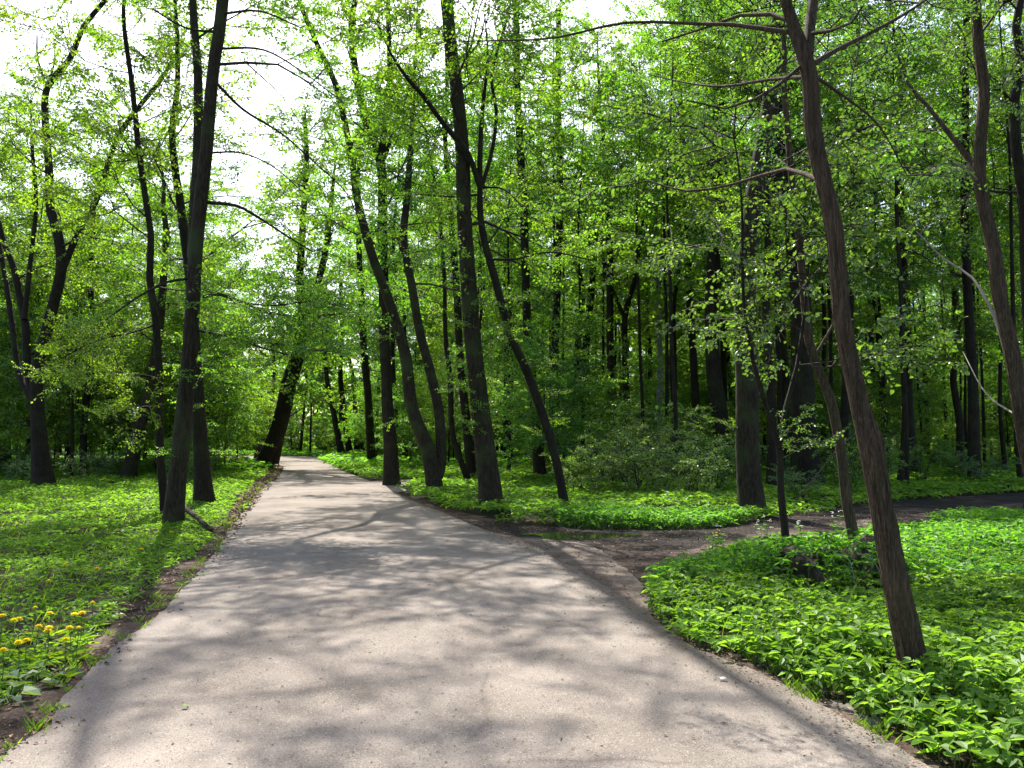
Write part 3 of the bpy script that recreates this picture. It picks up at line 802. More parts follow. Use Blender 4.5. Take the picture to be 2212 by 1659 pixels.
traced_tree("slim brown tree by the near verge, crooked and leaning left", [(1856, 1226), (1834, 1085), (1814, 990), (1795, 870), (1766, 790), (1746, 735), (1735, 620), (1722, 480), (1712, 380), (1690, 200)], [24, 21, 19, 16, 12], 8, 5.0, 1.6, 5, LEAF_COOL, BARK_RIDGE, group=RB, spacing=0.8, seed=62, leaf=0.065, limbs=[([(1760, 770), (1800, 700), (1830, 640)], 8, 3, 0.3, 0.5)], short="the slim crooked brown tree")
traced_tree("young forked sapling at the verge, two thin stems parting at knee height", [(1704, 1246), (1696, 1140), (1688, 1060), (1683, 965), (1650, 862), (1622, 765), (1610, 680)], [18, 16, 13, 9, 6], 5.2, 2.8, 1.2, 4, LEAF_COOL, BARK_DARK, group=RB, seed=63, leaf=0.065,
            stems=[([(1683, 970), (1697, 880), (1721, 793), (1735, 700)], 11, 6, 0.4, 0.8)], epi=6, six=True, short="the forked sapling", spacing=0.8)
traced_tree("nearest tree, ridged brown bark, leaning left out of the right goutweed", [(1990, 1512), (1972, 1410), (1946, 1270), (1908, 1100), (1884, 970), (1858, 850), (1830, 690), (1800, 500), (1766, 300), (1744, 160), (1722, 60), (1700, -30)], [58, 57, 52, 46, 46, 38, 36, 35, 34, 33, 26, 20], 7.8, 5.0, 2.2, 7, LEAF_COOL, BARK_RIDGE, group=RB, seed=64, ridge=0.034, six=False, leaf=0.062, spacing=0.5, nofl=True,
            stems=[([(1744, 120), (1749, 60), (1757, -10), (1770, -120)], 26, 18, 0.3, 1.6)],
            limbs=[([(1781, 396), (1740, 376), (1698, 365), (1648, 378), (1583, 398), (1484, 413), (1400, 390)], 12, 5, 1.4, 1.1, BARK_RIDGE),
                   ([(1722, 72), (1648, 62), (1583, 53), (1517, 52), (1353, 49), (1205, 81), (1106, 87), (991, 89)], 12, 3, 1.0, 0), ([(1716, 50), (1665, 31), (1599, 33), (1517, 62), (1430, 90)], 12, 4, 0.8, 0),
                   ([(1738, 166), (1665, 171), (1566, 186), (1484, 179), (1400, 160)], 10, 3, 1.6, 0), ([(1728, 145), (1681, 184), (1632, 214), (1566, 235), (1484, 217)], 9, 3, -0.4, 0),
                   ([(1757, 138), (1813, 105), (1879, 72), (1945, 36), (2000, 0)], 13, 6, 0.8, 0.9), ([(1755, 72), (1796, 66), (1839, 49), (1862, 16)], 9, 4, -0.5, 0), ([(1762, 165), (1813, 201), (1862, 237), (1905, 280), (1960, 380)], 8, 3, 1.2, 0.9)], short="the ridged tree at the verge")
traced_tree("ridged tree at the right frame edge with a long bough reaching left", [(2300, 1340), (2250, 1120), (2212, 940), (2190, 776), (2162, 645), (2142, 546), (2121, 410), (2112, 330), (2124, 200), (2120, 100), (2104, -20)], [36, 32, 29, 26, 24, 20], 8.5, 5.0, 2.4, 8, LEAF_COOL, BARK_RIDGE, group=RB, seed=65, six=False, leaf=0.062, nofl=True, ridge=0.022, spacing=0.5,
            limbs=[([(2118, 405), (2093, 345), (2043, 280), (2004, 230), (1961, 181), (1940, 120)], 15, 5, 0.8, 1.0), ([(2112, 390), (2085, 365), (2055, 350)], 8, 5, -0.3, 0, TWIG_PALE), ([(2190, 830), (2150, 690), (2100, 600), (2040, 560), (1980, 500)], 8, 3, 1.2, 0, TWIG_PALE), ([(2200, 900), (2130, 850), (2080, 760)], 5, 2, 1.5, 0, TWIG_PALE)], short="the ridged tree at the frame edge")
traced_tree("straight thin dark tree beyond the dirt track, left of the frame-edge tree", [(2106, 1048), (2103, 900), (2099, 743), (2089, 546), (2086, 350), (2085, 150), (2086, 0)], [26, 20, 17, 13], 19, 5.5, 3.0, 10, LEAF_DEEP, BARK_DARK, group=RB, spacing=0.6, seed=66, short="the straight thin tree beyond the track")
traced_tree("thin bare-stemmed tree beyond the dirt track, behind the near ridged tree", [(1944, 1055), (1952, 960), (1954, 880), (1951, 760), (1948, 640), (1940, 480)], [15, 12, 10, 8], 14, 4.5, 2.6, 9, LEAF_DEEP, BARK_DARK, group=RB, spacing=0.55, seed=67, short="the thin bare-stemmed tree")
traced_tree("dark crooked tree in the right wood, second from the frame edge", [(2068, 1032), (2072, 920), (2060, 820), (2066, 740), (2058, 600)], [17, 14, 11], 15, 4.5, 2.6, 9, LEAF_DEEP, BARK_DARK, group=RB, spacing=0.55, seed=68, short="the dark crooked tree")
traced_tree("wavy upright tree behind the frame-edge tree", [(2230, 1120), (2226, 800), (2212, 560), (2208, 444), (2190, 300), (2188, 214), (2204, 131), (2192, 60), (2208, -10)], [30, 26, 22, 20, 16], 11, 5.5, 2.4, 8, LEAF_COOL, BARK_DARK, group=RB, spacing=0.5, seed=69, short="the wavy tree")

# ------------------------------------------------------------------ background trees, understorey and shrubs (copies of a few grown kinds)
def make_tree_kind(seed, H, z0, spread, nlimb, r0, leaf, sub, spacing, dens=1.0, lean=0.06):
    rng = np.random.default_rng(seed)
    n = 8
    z = np.linspace(0, H, n)
    P = np.stack([np.cumsum(rng.normal(0, lean, n)) * H / 10, np.cumsum(rng.normal(0, lean, n)) * H / 10, z], -1); P[:, :2] -= P[0, :2]
    R = r0 * (1 - 0.93 * (z / H) ** 1.1)
    ps, rs = smooth_path(P, R, 0.5)
    ps = np.vstack([ps[0] - [0, 0, 0.1], ps]); rs = np.concatenate([[rs[0]], rs])
    b = Buf(); b.tube(ps, rs, 8, 0, rough=0.05, rng=rng, flare=0.25)
    c = Buf()
    pm = ps.copy(); pm[:, 2] = np.maximum.accumulate(pm[:, 2] + np.arange(len(pm)) * 1e-6)
    grow_crown(c, rng, pm, rs, z0, H, spread, nlimb, kit(leaf, L=1.7, dens=dens), spacing, 15, 55, sub=sub)
    return b.mesh("trunk", [BARK_DARK], True), c


def make_shrub_kind(seed, H, nstem, spread, leaf, spacing, dens=1.0):
    rng = np.random.default_rng(seed)
    b, c = Buf(), Buf()
    kt = kit(leaf, L=0.9, wide=0.55, dens=dens)
    for k in range(nstem):
        a = rng.uniform(0, 6.28); h = H * rng.uniform(0.6, 1.05); o = spread * rng.uniform(0.3, 1)
        p0 = np.array([rng.normal(0, 0.12), rng.normal(0, 0.12), -0.05])
        m = p0 + np.array([math.cos(a) * o * 0.4, math.sin(a) * o * 0.4, h * 0.55])
        e = p0 + np.array([math.cos(a) * o, math.sin(a) * o, h])
        P, R = smooth_path([p0, m, e], [0.014, 0.01, 0.004], 0.3)
        b.tube(P, R, 4, 0)
        limb_sprays(c, rng, P, kt, spacing, 0.6, 1.1, start=0.12, az_spread=3.1)
    return b.mesh("stem", [TWIG], True), c


kinds = []
for k, a in enumerate([(301, 20, 7.5, 3.4, 18, 0.16, 0.125, 2, 0.56), (302, 17, 5.0, 3.0, 18, 0.12, 0.125, 2, 0.5), (303, 22, 9.0, 3.6, 18, 0.18, 0.125, 2, 0.56), (304, 15, 2.6, 3.0, 20, 0.11, 0.12, 2, 0.46), (305, 18, 10.0, 2.0, 12, 0.085, 0.11, 1, 0.5)]):
    tm, c = make_tree_kind(*a)
    kinds.append((tm, c.mesh("crown", [TWIG, LEAF_DEEP if k in (0, 2, 4) else LEAF_MID], 'bark'), a[1]))
small = []
for k, a in enumerate([(311, 6.5, 1.2, 1.9, 17, 0.05, 0.10, 1, 0.44), (312, 8.5, 1.8, 2.3, 19, 0.07, 0.11, 1, 0.46), (313, 5.0, 0.8, 1.6, 15, 0.035, 0.09, 1, 0.4)]):
    tm, c = make_tree_kind(*a)
    small.append((tm, c.mesh("crown", [TWIG, LEAF_MID if k else LEAF_LIME], 'bark'), a[1]))
shrubs = []
PALE_BUSH = []
for k, a in enumerate([(321, 2.2, 10, 1.3, 0.075, 0.34), (322, 1.5, 9, 1.1, 0.07, 0.28), (323, 2.8, 10, 1.4, 0.085, 0.36)]):
    tm, c = make_shrub_kind(*a)
    PALE_BUSH.append(c.mesh("foliage", [TWIG, LEAF_PALE], 'bark'))
    shrubs.append((tm, c.mesh("foliage", [TWIG, LEAF_COOL if k == 1 else LEAF_MID], 'bark'), a[1]))


def place(name, parts, loc, rz, sc, label, cat, group, names):
    root = empty(name, loc)
    root.rotation_euler = (0, 0, rz)
    root.scale = (sc, sc, sc)
    tag(root, label, cat, group)
    for nm, me in zip(names, parts):
        o = bpy.data.objects.new(nm, me)
        COL.objects.link(o); o.parent = root
    return root


taken = [(t[0], t[1]) for t in TREES]
USED = set()
ORD = ["nearest", "second", "third", "fourth", "fifth", "sixth", "seventh", "eighth", "ninth", "tenth", "eleventh", "twelfth", "thirteenth", "fourteenth", "fifteenth", "sixteenth", "seventeenth", "eighteenth", "nineteenth", "twentieth"] + ["twenty-" + w for w in ("first", "second", "third", "fourth", "fifth", "sixth", "seventh", "eighth", "ninth")]


def place_label(noun, x, y):
    """Names the told-apart tree it is seen beside, and counts on if need be."""
    u = project(np.array([x, y, 1.0]))[0]
    best = min((t for t in TREES if t[1] < y + 4 and -60 < t[3] < 2300), key=lambda t: abs(t[3] - u), default=TREES[0])
    du = u - best[3]
    side = ("well " if abs(du) > 110 else "") + ("left of" if du < 0 else "right of")
    for o in ORD:
        s = f"{noun}, {o} back {side} {best[2]}"
        if s not in USED:
            USED.add(s); return s
    return s


def scatter(rng, n, x0, x1, y0, y1, gap, clear, tries=4000, extra=None, visible=True):
    out = []
    for _ in range(tries):
        if len(out) >= n: break
        y = rng.uniform(y0, y1); x = rng.uniform(x0, x1)
        if visible and abs(x) > 0.68 * y + 2.5: continue
        if extra and not extra(x, y): continue
        X, Y = np.array([x]), np.array([y])
        if is_bare(X, Y)[0] or road_dist(X, Y)[0] < clear or track_dist(X, Y)[0] < 1.1: continue
        if any((x - a) ** 2 + (y - c) ** 2 < gap ** 2 for a, c in taken): continue
        taken.append((x, y)); out.append((x, y))
    return out


def right_of_road(x, y):
    i = np.argmin(np.abs(RE[:, 1] - y)); return x > RE[i, 0]


def left_of_road(x, y):
    i = np.argmin(np.abs(LE[:, 1] - y)); return x < LE[i, 0]


def left_clear(x, y):
    u = project(np.array([x, y, 1.0]))[0]
    return left_of_road(x, y) and (u < 515 or y > 46)


rng = np.random.default_rng(77)
# pale bushes between the leaning tree and the flared trunk
for k, (u, v, kd, sc) in enumerate([(1258, 1074, 1, 0.8), (1312, 1062, 0, 0.8), (1376, 1078, 1, 1.0), (1432, 1064, 0, 1.05), (1486, 1082, 1, 0.9), (1540, 1068, 0, 0.7), (1352, 1046, 2, 0.7), (1462, 1044, 2, 0.95)]):
    p = gnd(u, v)
    taken.append((p[0], p[1]))
    lab = ["first", "second", "third", "fourth", "fifth", "sixth"][k] + " of the front bushes between leaning tree and flared trunk, counted from the road" if k < 6 else ["left", "right"][k - 6] + " taller bush standing behind the front bushes near the flared trunk"
    place("shrub", (shrubs[kd][0], PALE_BUSH[kd]), p, 1.3 * k, sc, lab, "shrub", "pale bushes between leaning tree and flared trunk", ("stem", "foliage"))
# right: tall wood
for x, y in sorted(scatter(rng, 112, -14, 50, 23, 80, 1.9, 2.2, extra=lambda x, y: right_of_road(x, y) and not (y < 40 and x < 0)), key=lambda p: p[1]):
    tm, cm, h = kinds[[0, 0, 1, 2, 2, 3][rng.integers(6)]]
    place("woodland_tree", (tm, cm), (x, y, 0), rng.uniform(0, 6.3), rng.uniform(0.8, 1.1), place_label("dark wood tree", x, y), "tree", "upright trees deep in the wood right of the road", ("trunk", "crown"))
for x, y in sorted(scatter(rng, 48, -3, 26, 24, 56, 1.3, 2.2, extra=right_of_road), key=lambda p: p[1]):
    tm, cm, h = kinds[4]
    place("pole_tree", (tm, cm), (x, y, 0), rng.uniform(0, 6.3), rng.uniform(0.8, 1.15), place_label("thin pole-like tree", x, y), "tree", "thin pole-like trees in the wood right of the road", ("trunk", "crown"))
# left: lower wood behind the lawn
for x, y in sorted(scatter(rng, 44, -54, -6, 31, 82, 2.6, 2.6, extra=left_of_road), key=lambda p: p[1]):
    tm, cm, h = kinds[1 + 2 * rng.integers(2)] if False else kinds[[1, 3][rng.integers(2)]]
    place("woodland_tree", (tm, cm), (x, y, 0), rng.uniform(0, 6.3), rng.uniform(0.75, 1.0), place_label("low bushy tree", x, y), "tree", "bushy trees in the wood behind the lawn", ("trunk", "crown"))
# far end of the road
for x, y in sorted(scatter(rng, 24, -46, 6, 66, 95, 3.0, 2.5), key=lambda p: p[1]):
    tm, cm, h = kinds[rng.integers(4)]
    place("woodland_tree", (tm, cm), (x, y, 0), rng.uniform(0, 6.3), rng.uniform(0.85, 1.05), place_label("far roadside tree", x, y), "tree", "far trees beyond the road bend", ("trunk", "crown"))
# understorey
for x, y in sorted(scatter(rng, 84, -10, 46, 36, 80, 1.6, 2.0, extra=right_of_road), key=lambda p: p[1]):
    tm, cm, h = small[rng.integers(3)]
    place("young_tree", (tm, cm), (x, y, 0), rng.uniform(0, 6.3), rng.uniform(0.75, 1.15), place_label("leafy young tree", x, y), "young tree", "young trees under the wood right of the road", ("trunk", "crown"))
for x, y in sorted(scatter(rng, 42, -44, -7, 30, 72, 1.8, 2.0, extra=left_clear), key=lambda p: p[1]):
    tm, cm, h = small[rng.integers(3)]
    place("young_tree", (tm, cm), (x, y, 0), rng.uniform(0, 6.3), rng.uniform(0.7, 1.1), place_label("leafy sapling", x, y), "young tree", "young trees behind the lawn", ("trunk", "crown"))
for x, y in sorted(scatter(rng, 7, 0, 24, 26, 36, 1.9, 2.4, extra=right_of_road), key=lambda p: p[1]):
    tm, cm, h = small[[0, 2][rng.integers(2)]]
    place("young_tree", (tm, cm), (x, y, 0), rng.uniform(0, 6.3), rng.uniform(0.6, 0.95), place_label("bright green young tree", x, y), "young tree", "young trees among the front trunks of the wood", ("trunk", "crown"))
# shrubs
for x, y in sorted(scatter(rng, 34, 1.0, 30, 20.0, 46, 1.35, 1.5, extra=right_of_road), key=lambda p: p[1]):
    tm, cm, h = shrubs[rng.integers(3)]
    place("shrub", (tm, cm), (x, y, 0), rng.uniform(0, 6.3), rng.uniform(0.45, 0.95), place_label("low leafy shrub", x, y), "shrub", "shrubs on the wood floor right of the road", ("stem", "foliage"))
for x, y in sorted(scatter(rng, 24, -34, -9, 27.5, 50, 1.6, 2.5, extra=left_clear), key=lambda p: p[1]):
    tm, cm, h = shrubs[rng.integers(3)]
    place("shrub", (tm, cm), (x, y, 0), rng.uniform(0, 6.3), rng.uniform(0.5, 0.95), place_label("wood-edge shrub", x, y), "shrub", "shrubs along the wood edge behind the lawn", ("stem", "foliage"))
for x, y in sorted(scatter(rng, 22, -32, 4, 60, 84, 1.4, 2.6), key=lambda p: p[1]):
    tm, cm, h = shrubs[[0, 2][rng.integers(2)]]
    place("shrub", (tm, cm), (x, y, 0), rng.uniform(0, 6.3), rng.uniform(1.0, 1.6), place_label("dense far bush", x, y), "shrub", "dense bushes beyond the road bend", ("stem", "foliage"))

# far wood that reads as one mass
b = Buf()
fr = np.random.default_rng(91)
nfar = 60000
an = fr.uniform(-0.72, 0.72, nfar); dd = fr.uniform(84, 125, nfar)
hh = fr.beta(1.1, 1.6, nfar) * (11 + 4 * np.sin(an * 19) + 3 * np.sin(an * 47 + 1) + np.where(an > -0.05, 7, 0))
pos = np.stack([np.sin(an) * dd, np.cos(an) * dd, 0.1 + hh], -1)
cl = fr.normal(0, 0.25, (nfar, 3))
b.leaves(pos + cl, fr.normal(0, 1, (nfar, 3)), norm(fr.normal(0, 0.6, (nfar, 3)) + [0, 0, 1]), fr.uniform(0.5, 1.0, nfar), fr.uniform(0.35, 0.6, nfar), 0, fr.beta(2, 2, nfar))
fw = b.build("far_woodland", [LEAF_MID])
tag(fw, "far leafy wood closing off the view behind all trees", "woodland", kind="stuff")

# ------------------------------------------------------------------ ground plants
def herb_patch(name, x, y, h, leaf, nleaf, m, rng, six, label, cat="ground cover", width=0.56, stems=True, out=0.9):
    """Leaves held in whorls on short stalks, one whorl per (x, y)."""
    B = Buf()
    n = len(x)
    h = h * rng.uniform(0.55, 1.12, n)
    az = rng.uniform(0, 6.28, n); tilt = rng.normal(0, 0.09, (n, 2))
    top = np.stack([x + tilt[:, 0] * h * 3, y + tilt[:, 1] * h * 3, h], -1)
    pr = np.clip(rng.beta(2, 2, n) + 0.35 * (patchy(x, y, 1.9, 4) - 0.5), 0, 1)
    for k in range(nleaf):
        a = az + k * 2 * math.pi / nleaf + rng.normal(0, 0.25, n)
        el = rng.normal(0.0, 0.3, n)
        D = np.stack([np.cos(a), np.sin(a), el], -1)
        nr = norm(np.stack([rng.normal(0, 0.3, n) + 0.3 * tilt[:, 0], rng.normal(0, 0.3, n), np.ones(n)], -1))
        s = leaf * rng.uniform(0.65, 1.2, n)
        B.leaves(top + D * (leaf * 0.12)[:, None] if not np.isscalar(leaf) else top + D * leaf * 0.12, D, nr, s, s * width * rng.uniform(0.85, 1.15, n), 1, np.clip(pr + rng.normal(0, 0.12, n), 0, 1), six=six, fold=0.3, curl=0.16)
    if stems:
        q = np.stack([x, y, np.zeros(n)], -1)
        w = 0.0035
        e = np.array([w, 0, 0])
        v = np.stack([q - e, q + e, top + e * 0.6, top - e * 0.6], 1).reshape(-1, 3)
        B.add(v, np.arange(n)[:, None] * 4 + np.arange(4), 0, 0.5)
    o = B.build(name, [STEM, m])
    tag(o, label, cat, kind="stuff")
    return o


def fill(rng, n, x0, x1, y0, y1, keep=None):
    x = rng.uniform(x0, x1, n); y = rng.uniform(y0, y1, n)
    ok = ~is_bare(x, y) & (np.abs(x) < 0.70 * y + 1.6)
    if keep is not None: ok &= keep(x, y)
    return x[ok], y[ok]


def patchy(x, y, s=1.0, p=0.0):
    return 0.5 + 0.25 * np.sin(1.7 * x * s + 0.6 * y * s + p) + 0.25 * np.sin(-0.9 * x * s + 1.5 * y * s + 1.3 + p)


gr = np.random.default_rng(5)
rightx = lambda x, y: x > np.interp(y, RE[:220, 1], RE[:220, 0]) + 0.02
leftx = lambda x, y: x < np.interp(y, LE[:, 1], LE[:, 0])
# near right: tall goutweed
x, y = fill(gr, 40000, 0.8, 9.5, 2.2, 15.5, lambda x, y: rightx(x, y) & (y < 17))
rd = road_dist(x, y)
hgt = (0.08 + 0.19 * np.clip(rd / 0.8, 0, 1)) * (0.75 + 0.5 * patchy(x, y, 1.2))
lf = 0.060 + 0.026 * gr.random(len(x))
hgt = hgt * np.where(gr.random(len(x)) < 0.25, 0.55, 1.0)
near = y < 8.2
for sel, six, nm, lab in ((near, True, "goutweed", "lush green goutweed carpet along the near right verge"), (~near, False, "goutweed", "goutweed carpet between the dirt track and the near verge")):
    herb_patch(nm, x[sel], y[sel], hgt[sel], lf[sel] * (1.0 if six else 1.12), 5 if six else 4, HERB, gr, six, lab)
x, y = fill(gr, 9000, 0.8, 8.0, 2.4, 11, lambda x, y: rightx(x, y) & (patchy(x, y, 2.6, 1) > 0.5))
herb_patch("bedstraw", x, y, 0.10 + 0.2 * np.clip(road_dist(x, y) / 0.8, 0, 1) * gr.uniform(0.5, 1.1, len(x)), np.full(len(x), 0.04), 6, GRASS, gr, False, "small-leaved herbs mixed into the right goutweed carpet", width=0.3)
x, y = fill(gr, 2600, 0.8, 8.0, 2.4, 11, rightx)
B = Buf(); n = len(x); a = gr.uniform(0, 6.28, n)
B.leaves(np.stack([x, y, np.zeros(n)], -1), np.stack([np.cos(a) * 0.35, np.sin(a) * 0.35, np.ones(n)], -1), np.stack([np.cos(a + 1.57), np.sin(a + 1.57), 0 * a], -1), gr.uniform(0.12, 0.42, n), 0.009, 0, gr.random(n), curl=0.2, fold=0.1)
tag(B.build("grass", [GRASS]), "scattered grass blades rising from the right goutweed carpet", "grass", kind="stuff")
# right wood floor
x, y = fill(gr, 60000, -8, 30, 13, 46, lambda x, y: (x > np.interp(y, RE[:, 1][:len(RE) - 60], RE[:, 0][:len(RE) - 60])) & (gr.random(len(x)) < np.clip(22 / y, 0.2, 1)))
ok = ~((y < 15.5) & (x > 3.0) & (track_dist(x, y) > 0.0) & (y < np.interp(x, TL[:, 0], TL[:, 1])))
x, y = x[ok], y[ok]
herb_patch("woodland_herbs", x, y, 0.10 + 0.22 * patchy(x, y, 0.8) * np.clip(track_dist(x, y) / 0.8, 0.35, 1), 0.06 + 0.0042 * y, 4, HERB, gr, False, "low green herbs covering the wood floor right of the road", stems=False)
# left lawn
x, y = fill(gr, 92000, -26, -1.5, 2.5, 40, lambda x, y: leftx(x, y) & (gr.random(len(x)) < np.clip(11 / y, 0.2, 1)))
rd = road_dist(x, y)
herb_patch("lawn_herbs", x, y, (0.05 + 0.17 * patchy(x, y, 1.6, 2) * np.clip((rd - 0.2) / 2.2, 0.12, 1)), 0.042 + 0.0036 * y, 4, HERB, gr, False, "bright low herbs covering the lawn left of the road", stems=False, width=0.5)
# far floors
x, y = fill(gr, 15000, -40, 44, 38, 84, None)
herb_patch("far_herbs", x, y, 0.25 + 0.1 * patchy(x, y), 0.38 + 0 * y, 4, HERB, gr, False, "green ground cover on the far wood floor and verges", stems=False)
# grass blades on the left verge and lawn
x, y = fill(gr, 13000, -10, -1.5, 2.6, 16, lambda x, y: leftx(x, y) & (gr.random(len(x)) < np.clip(6.5 / y, 0.1, 1)))
B = Buf(); n = len(x)
rd = road_dist(x, y)
hh = gr.uniform(0.08, 0.24, n) * np.clip(rd / 1.2, 0.45, 1); a = gr.uniform(0, 6.28, n)
D = np.stack([np.cos(a) * 0.45, np.sin(a) * 0.45, np.ones(n)], -1)
B.leaves(np.stack([x, y, np.zeros(n)], -1), D, np.stack([np.cos(a + 1.57), np.sin(a + 1.57), 0 * a], -1), hh, 0.006 + 0.0006 * y, 0, gr.random(n), curl=0.25, fold=0.1)
tag(B.build("grass", [GRASS]), "fine green grass blades among the lawn herbs", "grass", kind="stuff")

B = Buf()
for E, i1, sgn, cnt in ((LE, int(len(LE) * 0.6), -1, 150), (RE, 75, 1, 60)):
    for q in range(cnt):
        e = E[gr.integers(12, i1)] + np.array([sgn * (abs(gr.normal(0, 0.2)) - 0.03), gr.normal(0, 0.05), 0])
        n = int(gr.integers(8, 22)); a = gr.uniform(0, 6.28, n)
        B.leaves(e + np.stack([*gr.normal(0, 0.025, (2, n)), np.zeros(n)], -1), np.stack([np.cos(a) * 0.7, np.sin(a) * 0.7, np.ones(n)], -1), np.stack([np.cos(a + 1.57), np.sin(a + 1.57), 0 * a], -1), gr.uniform(0.03, 0.11, n), 0.007 + 0.0005 * e[1], 0, gr.random(n), curl=0.25, fold=0.1)
tag(B.build("grass", [GRASS]), "small grass tufts creeping over the asphalt edges", "grass", kind="stuff")

# leaf litter on the left verge and round the track
B = Buf()
k = 15000
idx = gr.integers(0, int(len(LE) * 0.72), k)
pp = LE[idx] + np.stack([0.10 - np.abs(gr.normal(0.0, 0.45, k)) + np.abs(gr.normal(0, 0.05, k)), gr.normal(0, 0.1, k), np.full(k, 0.014)], -1)
keep = gr.random(k) < 1.2 * patchy(pp[:, 0], pp[:, 1], 2.2) ** 1.5
pp = pp[keep]
sz = gr.uniform(0.02, 0.065, len(pp)) * (0.65 + 0.05 * pp[:, 1])
nr = norm(np.stack([gr.normal(0, 0.4, len(pp)), gr.normal(0, 0.4, len(pp)), np.ones(len(pp))], -1))
pp[:, 2] += gr.uniform(0, 0.015, len(pp))
B.leaves(pp, np.stack([*gr.normal(0, 1, (2, len(pp))), gr.normal(0.1, 0.2, len(pp))], -1), nr, sz, sz * 0.6, 0, gr.random(len(pp)), fold=0.5)
tag(B.build("leaf_litter", [DEAD]), "brown dead leaves strewn along the left road margin", "leaf litter", kind="stuff")
B = Buf()
k = 5200
idx = gr.integers(0, 190, k)
pp = RE[idx] + np.stack([gr.normal(0.04, 0.13, k) - np.abs(gr.normal(0, 0.10, k)), gr.normal(0, 0.1, k), np.full(k, 0.034)], -1)
sz = gr.uniform(0.010, 0.034, k)
nr = norm(np.stack([gr.normal(0, 0.25, k), gr.normal(0, 0.25, k), np.ones(k)], -1))
B.leaves(pp, np.stack([*gr.normal(0, 1, (2, k)), gr.normal(0.05, 0.1, k)], -1), nr, sz, sz * gr.uniform(0.2, 0.6, k), 0, gr.random(k), fold=0.4)
tag(B.build("leaf_litter", [DEAD]), "fine brown bud scales and leaf bits along the right road margin", "leaf litter", kind="stuff")
# dark specks of fallen catkins over the asphalt
B = Buf()
k = 6500
y = 2.6 + gr.beta(1.0, 2.6, k) * 16; t = gr.uniform(0.02, 0.98, k) ** 0.85
lx = np.interp(y, LE[:, 1], LE[:, 0]); rx = np.interp(y, RE[:, 1], RE[:, 0])
pp = np.stack([lx + (rx - lx) * t, y, 0.024 + 0.03 * np.sin(np.pi * t) ** 0.8 + 0.002], -1)
sz = gr.uniform(0.006, 0.018, k) * gr.choice([1, 1, 1, 1, 1, 1.8], k)
nr = norm(np.stack([gr.normal(0, 0.15, k), gr.normal(0, 0.15, k), np.ones(k)], -1))
B.leaves(pp, np.stack([*gr.normal(0, 1, (2, k)), gr.normal(0.05, 0.05, k)], -1), nr, sz, sz * gr.uniform(0.2, 0.45, k), 0, gr.random(k), fold=0.3)
tag(B.build("fallen_debris", [CHAFF]), "small dark specks of fallen buds scattered on the asphalt", "debris", kind="stuff")
# twigs and leaf bits on the dirt track
B = Buf()
x, y = gr.uniform(-3, 9, 9000), gr.uniform(8, 17, 9000)
ok = inside(track_s, x, y); x, y = x[ok], y[ok]; k = len(x)
sz = gr.uniform(0.02, 0.06, k)
B.leaves(np.stack([x, y, np.full(k, 0.022)], -1), np.stack([*gr.normal(0, 1, (2, k)), gr.normal(0.05, 0.1, k)], -1), norm(np.stack([*gr.normal(0, 0.35, (2, k)), np.ones(k)], -1)), sz, sz * gr.uniform(0.15, 0.6, k), 0, gr.random(k), fold=0.5)
tag(B.build("leaf_litter", [DEAD]), "brown leaf bits and twigs trodden into the dirt track", "leaf litter", kind="stuff")

# ------------------------------------------------------------------ small things
# dandelions on the left verge
dand = [(5, 1330), (30, 1340), (41, 1337), (84, 1353), (108, 1325), (106, 1356), (103, 1362), (161, 1327), (177, 1324), (150, 1356), (170, 1356), (142, 1382), (57, 1383), (40, 1387), (7, 1404), (140, 1219), (210, 1228), (105, 1255), (305, 1186), (370, 1149), (200, 1301), (76, 1312)]
dl = ["at the very frame edge, half cut off", "second in from the frame edge", "touching its neighbour, third in from the frame edge", "broad bloom above the low pair", "alone, tall and closed, above the middle blooms", "upper of the close middle pair", "lower of the close middle pair",
      "large round bloom, left of the upper right pair", "large round bloom, right of the upper right pair", "big bloom facing the road below the upper right pair", "small bloom right of the big one facing the road", "lone bloom low beside the bare verge", "right one of the low left pair", "left one of the low left pair", "lowest bloom, at the frame edge",
      "far back in the lawn, left of two", "far back in the lawn, right of two", "alone in mid lawn above the main patch", "alone in the shade below the linden", "at the foot of the linden, farthest of all", "small bloom at the litter edge beside the road", "faded small bloom above the main patch"]
